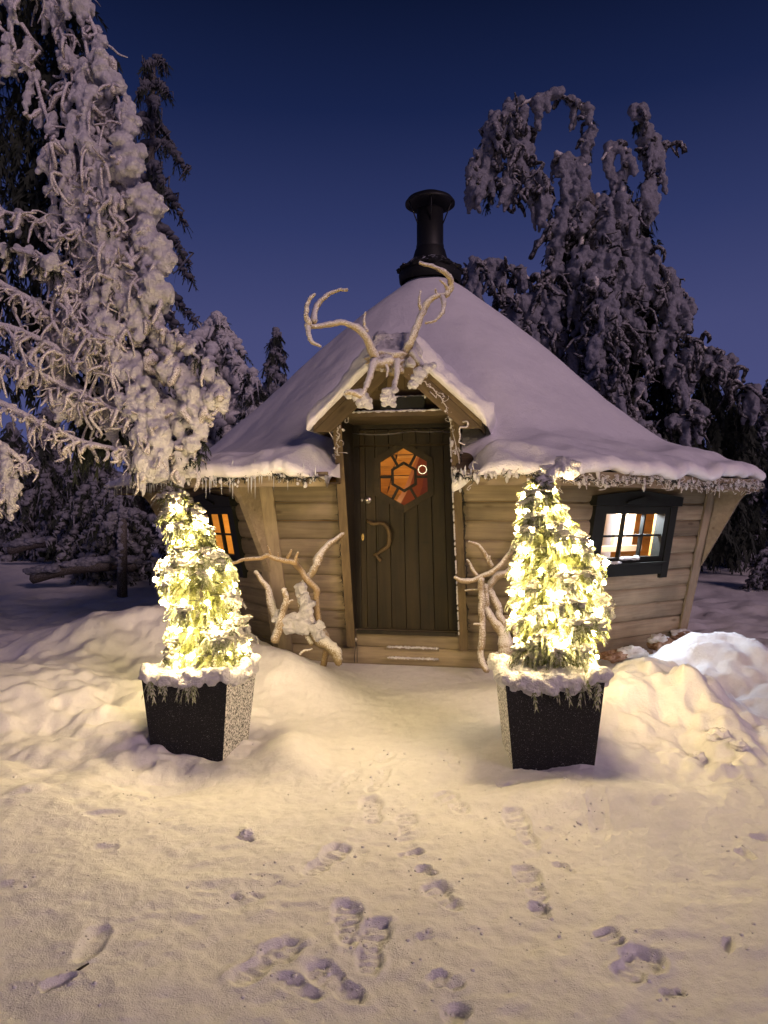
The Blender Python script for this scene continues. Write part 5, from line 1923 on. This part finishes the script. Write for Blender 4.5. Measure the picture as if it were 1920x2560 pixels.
# --- the crooked tall spruce behind the right of the hut
YR = 13.0
rt = thing('snowy_spruce', 'tall crooked spruce with a hooked snowy crown rising behind the right roof slope', 'spruce', (*q(1310, 0, YR)[:2], .3))
b = MB()
b.tube(crom([np.array([*q(1310, 0, YR)[:2], .1]), q(1310, 900, YR), q(1300, 700, YR), q(1285, 540, YR), q(1275, 420, YR)], 20), np.linspace(.20, .07, 20), 8, bump=.1)
obj('trunk', b, M_BARK, rt)
qr = Q(YR)
MT = YR / FPX * S22      # metres per displayed pixel
RT = dict(snow_m=M_FARSNOW_SHADED, thin=.045, limb_r=.05, dark=10, twig_m=M_FARTWIG, fine=2.2, snow_up=.9, cols=9, colr=.085, coll=.5, vox=.026)
for pts, r0, nf, nl, fg, dk in ((((1268, 430), (1262, 340), (1278, 280), (1245, 222), (1185, 208), (1125, 226), (1075, 262), (1045, 310), (1028, 360)), 19, 40, 260, .25, 20), (((1075, 262), (1062, 310), (1055, 370), (1055, 410)), 26, 60, 60, .5, 16), (((1105, 240), (1100, 310), (1100, 380), (1105, 420)), 24, 60, 60, .5, 16), (((1130, 240), (1135, 320), (1140, 390), (1150, 430)), 20, 60, 50, .5, 16),
                            (((1150, 370), (1170, 410), (1180, 440)), 20, 40, 30, .4, 10), (((1030, 340), (1022, 370), (1030, 385)), 14, 30, 24, .3, 6), (((1200, 330), (1235, 345), (1268, 350)), 7, 10, 24, .15, 4), (((1215, 400), (1245, 385), (1270, 380)), 8, 10, 24, .15, 4),
                            (((1310, 520), (1340, 430), (1352, 350), (1345, 310), (1320, 318), (1300, 345)), 11, 24, 90, .2, 6), (((1382, 245), (1395, 290), (1408, 340), (1400, 400), (1398, 460)), 24, 80, 90, .45, 24), (((1415, 300), (1425, 320), (1420, 340)), 14, 20, 24, .3, 4),
                            (((1258, 420), (1225, 450), (1205, 520), (1195, 620)), 28, 90, 120, .5, 30), (((1290, 420), (1310, 490), (1300, 570), (1320, 640)), 34, 100, 150, .5, 30), (((1330, 440), (1365, 510), (1388, 590), (1410, 650)), 34, 100, 140, .5, 30), (((1260, 470), (1250, 580), (1245, 680)), 30, 110, 100, .55, 40),
                            (((1200, 580), (1190, 680), (1200, 740)), 26, 90, 70, .55, 30), (((1390, 590), (1430, 640), (1462, 690)), 26, 90, 90, .5, 24), (((1340, 560), (1360, 650), (1370, 740)), 32, 90, 80, .55, 40), (((1400, 560), (1445, 600), (1475, 660)), 18, 50, 60, .4, 14)):
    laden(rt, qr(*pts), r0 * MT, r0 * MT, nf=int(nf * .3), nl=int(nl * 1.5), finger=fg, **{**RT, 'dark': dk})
for pts, r0, nf, nl, fg, dk in ((((1170, 640), (1110, 650), (1060, 600), (1020, 590)), 16, 60, 60, .4, 14), (((1150, 610), (1100, 580), (1050, 572), (1010, 590)), 18, 70, 80, .45, 16), (((1180, 690), (1140, 720), (1110, 660), (1080, 640)), 18, 60, 50, .5, 16), (((1240, 780), (1270, 750), (1320, 770), (1335, 830)), 26, 90, 90, .45, 20), (((1260, 830), (1280, 790), (1310, 800), (1320, 860)), 26, 80, 80, .45, 20),
                            (((1300, 700), (1260, 760), (1240, 830), (1260, 870)), 8, 40, 60, .3, 8), (((1370, 720), (1400, 800), (1375, 870), (1390, 930), (1430, 960)), 9, 50, 80, .3, 8), (((1400, 720), (1450, 720), (1520, 750), (1580, 800)), 20, 90, 90, .45, 20), (((1440, 780), (1480, 850), (1500, 900), (1440, 930)), 26, 90, 100, .45, 20), (((1480, 760), (1540, 790), (1600, 830), (1650, 880)), 22, 90, 90, .5, 24),
                            (((1190, 720), (1150, 760), (1120, 760)), 14, 40, 30, .4, 12), (((1285, 600, -.5), (1300, 680, -.6), (1290, 760, -.6)), 26, 80, 70, .5, 30), (((1320, 690, -.5), (1335, 760, -.6), (1330, 840, -.6)), 24, 80, 70, .5, 30), (((1290, 760, -.5), (1300, 840, -.5), (1320, 900, -.5)), 20, 70, 50, .5, 20), (((1310, 860), (1350, 900), (1400, 920)), 18, 60, 50, .4, 20)):
    laden(rt, qr(*pts), r0 * MT, r0 * MT, nf=int(nf * .5), nl=nl, finger=fg, **{**RT, 'dark': dk})
D = MB()
for i in range(2600):
    y = rng.uniform(430, 1200)
    lo_x, hi_x = np.interp(y, [430, 560, 700, 780, 900, 1200], [1225, 1205, 1195, 1190, 1230, 1300]), np.interp(y, [430, 560, 660, 740, 800, 900, 1200], [1370, 1400, 1440, 1440, 1560, 1620, 1640])
    x = rng.uniform(lo_x, hi_x)
    p = q(x, y, YR + .3 + 1.0 * rng.random())
    dd = rng.normal(0, 1, 3)
    dd[2] -= 1.3
    for k_ in range(2):
        frond(D, p + rng.normal(0, .12, 3), dd + rng.normal(0, .4, 3), rng.uniform(.18, .34), .07, .6)
obj('inner_needles', D, M_NEEDLE, rt, stuff=True, smooth=False)


# --- other trees behind
def back_tree(label, x, y, h, w_, seed, shape='cone', dens=1.0, sm=None, z=None, lw=.10, name='snowy_spruce', grp='snow-laden trees standing round the hut'):
    global rng
    rng = np.random.default_rng(seed)
    z = gz(x, y) - .1 if z is None else z
    t = thing(name, label, 'spruce', (x, y, z), grp)
    b = MB()
    lean = rng.normal(0, .02, 2)
    b.tube([(x, y, z), (x + lean[0] * h, y + lean[1] * h, z + h * .96)], [.035 * h * .5 + .05, .03], 7)
    obj('trunk', b, M_BARK, t)
    s, d = MB(), MB()
    wd = {'cone': lambda u: (1 - u) ** .8, 'column': lambda u: .55 + .45 * np.sin(np.pi * min(1, (1 - u) * 1.1)) if u < .9 else .45 * (1 - u) / .1 + .1, 'bush': lambda u: math.sin(math.pi * (.15 + .8 * u))}[shape]
    nb = int(46 * dens)
    for i in range(nb):
        u = (i + rng.random()) / nb
        u = .06 + .92 * u
        a = i * 2.399 + rng.normal(0, .3)
        L_ = w_ * wd(u) * rng.uniform(.65, 1.1)
        c0 = np.array([x + lean[0] * h * u, y + lean[1] * h * u, z + h * u])
        o = np.array([math.cos(a), math.sin(a), 0])
        pts = crom([c0, c0 + o * L_ * .5 + (0, 0, -.05 * L_), c0 + o * L_ + (0, 0, -L_ * rng.uniform(.5, .9))], 9)
        b.n
        for j in range(1, 9):
            r_ = lw * w_ * (1.1 - .06 * j) * rng.uniform(.7, 1.2) * (.5 + .6 * wd(u))
            s.lump(pts[j] + (0, 0, r_ * .3), r_ * np.array([1.2, 1.2, .8]), lod=0 if w_ < 1.5 else 1)
            for _k in range(3):
                L2 = w_ * rng.uniform(.08, .22)
                p0 = pts[j] + rng.normal(0, .5, 3) * r_
                s.tube([p0, p0 + o * L2 * .4 + rng.normal(0, .2, 3) * L2, p0 + rng.normal(0, .3, 3) * L2 + (0, 0, -L2)], [r_ * .35, r_ * .3, r_ * .15], 4, bump=.2)
            for _k in range(2):
                dd = o + rng.normal(0, .6, 3)
                dd[2] -= 1
                frond(d, pts[j] - (0, 0, r_ * .5), dd, w_ * .22, w_ * .06, .5)
    cr = obj('crown', d, M_NEEDLE, t, stuff=True, smooth=False)
    obj('snow_load', s, sm or M_FARSNOW_SHADED, t, stuff=True)
    rng = np.random.default_rng(seed + 1)
    return t


def xat(px22, Y):
    return (px22 * S22 - CX) * Y / FPX


def hat(py22, Y):
    return CAM_Z - (py22 * S22 - HY) * Y / FPX


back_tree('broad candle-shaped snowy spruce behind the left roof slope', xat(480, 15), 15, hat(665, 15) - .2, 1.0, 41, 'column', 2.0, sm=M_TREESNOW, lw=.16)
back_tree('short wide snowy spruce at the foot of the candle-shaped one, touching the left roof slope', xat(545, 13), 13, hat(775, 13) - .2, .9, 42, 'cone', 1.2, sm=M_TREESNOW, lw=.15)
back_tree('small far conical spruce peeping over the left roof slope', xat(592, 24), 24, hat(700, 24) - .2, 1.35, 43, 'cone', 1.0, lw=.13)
back_tree('tall dim spruce fading into the night sky behind the big left spruce', xat(300, 17), 17, hat(95, 17) - .2, 1.15, 44, 'column', 1.3, sm=M_HAZEDSNOW)
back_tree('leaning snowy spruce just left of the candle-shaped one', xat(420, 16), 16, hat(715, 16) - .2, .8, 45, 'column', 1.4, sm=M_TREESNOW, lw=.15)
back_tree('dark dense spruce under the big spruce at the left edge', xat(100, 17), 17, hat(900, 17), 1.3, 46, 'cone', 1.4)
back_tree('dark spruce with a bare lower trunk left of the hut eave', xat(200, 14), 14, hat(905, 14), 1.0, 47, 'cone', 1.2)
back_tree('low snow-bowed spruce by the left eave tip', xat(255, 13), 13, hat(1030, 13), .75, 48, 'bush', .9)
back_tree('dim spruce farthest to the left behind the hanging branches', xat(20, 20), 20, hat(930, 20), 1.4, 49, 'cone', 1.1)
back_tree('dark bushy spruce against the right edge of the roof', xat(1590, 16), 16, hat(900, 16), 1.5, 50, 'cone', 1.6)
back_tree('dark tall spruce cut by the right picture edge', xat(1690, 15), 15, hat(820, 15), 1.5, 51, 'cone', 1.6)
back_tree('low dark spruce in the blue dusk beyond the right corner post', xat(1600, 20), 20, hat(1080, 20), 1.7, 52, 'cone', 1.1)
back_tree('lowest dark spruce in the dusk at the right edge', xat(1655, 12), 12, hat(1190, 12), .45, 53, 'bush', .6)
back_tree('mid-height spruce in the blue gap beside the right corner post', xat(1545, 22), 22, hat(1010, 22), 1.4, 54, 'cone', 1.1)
rng = np.random.default_rng(5)

# stump-like rimed trunk with a bowed snowy branch, left of the hut
Ys = 11.5
t = thing('snag', 'short dark trunk plastered with snow under a bowed branch left of the hut', 'snag', (*q(264, 0, Ys)[:2], gz(*q(264, 0, Ys)[:2])))
b = MB()
b.tube([(*q(264, 0, Ys)[:2], gz(*q(264, 0, Ys)[:2]) - .3), q(264, 1180, Ys), q(265, 1115, Ys)], [.085, .075, .06], 9, bump=.08)
obj('trunk', b, M_BARK, t)
b = MB()
for i in range(60):
    c = crom([q(235, 1140, Ys), q(250, 1115, Ys), q(290, 1108, Ys), q(335, 1120, Ys), q(385, 1160, Ys)], 30)[rng.integers(30)]
    b.lump(c + rng.normal(0, .03, 3), rng.uniform(.03, .08, 3), lod=1)
obj('bowed_branch', b, M_FARSNOW_SHADED, t, stuff=True)
b = MB()
for z in np.arange(.5, 1.9, .05):
    p = np.array([*q(259, 0, Ys - .07)[:2], z])
    b.lump(p + rng.normal(0, .01, 3), rng.uniform(.025, .05, 3), lod=0)
obj('plastered_snow', b, M_FARSNOW_SHADED, t, stuff=True)

# fallen logs under snow at the left
for (x0, y0, x1, y1, Yg, lb) in ((70, 1250, 235, 1222, 12.0, 'long low fallen log under snow left of the dark snag'), (180, 1228, 290, 1225, 12.3, 'short snow-capped fallen log touching the dark snag'), (20, 1190, 140, 1172, 15, 'far fallen trunk half sunk in snow at the left edge')):
    a, c_ = q(x0, y0, Yg), q(x1, y1, Yg)
    t = thing('fallen_log', lb, 'log', (*a[:2], gz(*a[:2])))
    b = MB()
    b.tube(crom([a, (a + c_) / 2 + (0, 0, .05), c_], 14), .09, 8, bump=.12)
    obj('log', b, M_BARK, t)
    b = MB()
    for i in range(40):
        u = rng.random()
        b.lump(a * (1 - u) + c_ * u + (0, rng.normal(0, .04), .10 + .03 * rng.random()), (.13, .09, .06), lod=1)
    obj('snow_load', b, M_FARSNOW_SHADED, t, stuff=True)

# rocks with snow against the foot of the right wall
for (px_, py_, Y, r_, cap, lb) in ((1655, 1612, 6.75, (.09, .07, .06), 1, 'brown rock by the right wall foot, half under a snow hump'), (1612, 1640, 6.55, (.075, .06, .045), 0, 'small dark rock wedged beside the pale snow block'), (1768, 1612, 7.1, (.13, .10, .075), 0, 'largest bare reddish rock at the right wall corner'), (1712, 1592, 7.35, (.10, .06, .05), 1, 'snow-capped dark rock under the corner post'), (1535, 1640, 6.4, (.10, .07, .04), 0, 'flat dark rock nearest the lit planter at the wall foot')):
    p = P(px_, py_, Y)
    t = thing('rock', lb, 'rock', (p[0], p[1], p[2] - r_[2]), 'rocks along the right wall foot')
    b = MB()
    b.lump(p, np.array(r_) * 1.15, lod=2)
    obj('stone', b, M_ROCK, t)
    if cap:
        b = MB()
        b.lump(p + (-.02, .01, r_[2] * .75), np.array(r_) * np.array([1.0, 1.0, .8]), lod=2)
        obj('snow_cap', b, M_TREESNOW, t)
p = P(1580, 1632, 6.4)
b = MB()
b.lump(p, (.12, .07, .055), 4, 2)
tag(obj('snow_block', b, M_TREESNOW), 'pale icy snow block lying among the rocks by the right wall', 'snow block')
# snow clods on the trodden snow
for (cx_, cy_, r_, lb) in ((615, 2085, .028, 'crumbly snow clod on the flat snow before the rimed planter'), (1795, 1895, .05, 'largest snow clod of the trodden patch right of the broad thuja planter'), (1850, 1925, .04, 'snow clod nearest the right edge of the trodden patch'), (1745, 1920, .038, 'snow clod closest to the planter in the trodden patch')):
    xy = on_ground(cx_, cy_)
    b = MB()
    b.lump((xy[0], xy[1], gz(*xy) + r_ * .4), (r_, r_, r_ * .7), lod=2)
    tag(obj('snow_clod', b, M_SNOW), lb, 'snow clod')
xy = on_ground(215, 2434)
b = MB()
zz = gz(*xy) + .012
b.tube([(xy[0] - .05, xy[1] - .012, zz - .022), (xy[0] - .012, xy[1] + .002, zz - .004), (xy[0] + .006, xy[1] + .006, zz + .006)], [.003, .004, .0025], 5, bump=.3)
tag(obj('twig', b, M_TWIGDARK), 'dark broken twig poking from a slot in the foreground snow', 'twig')
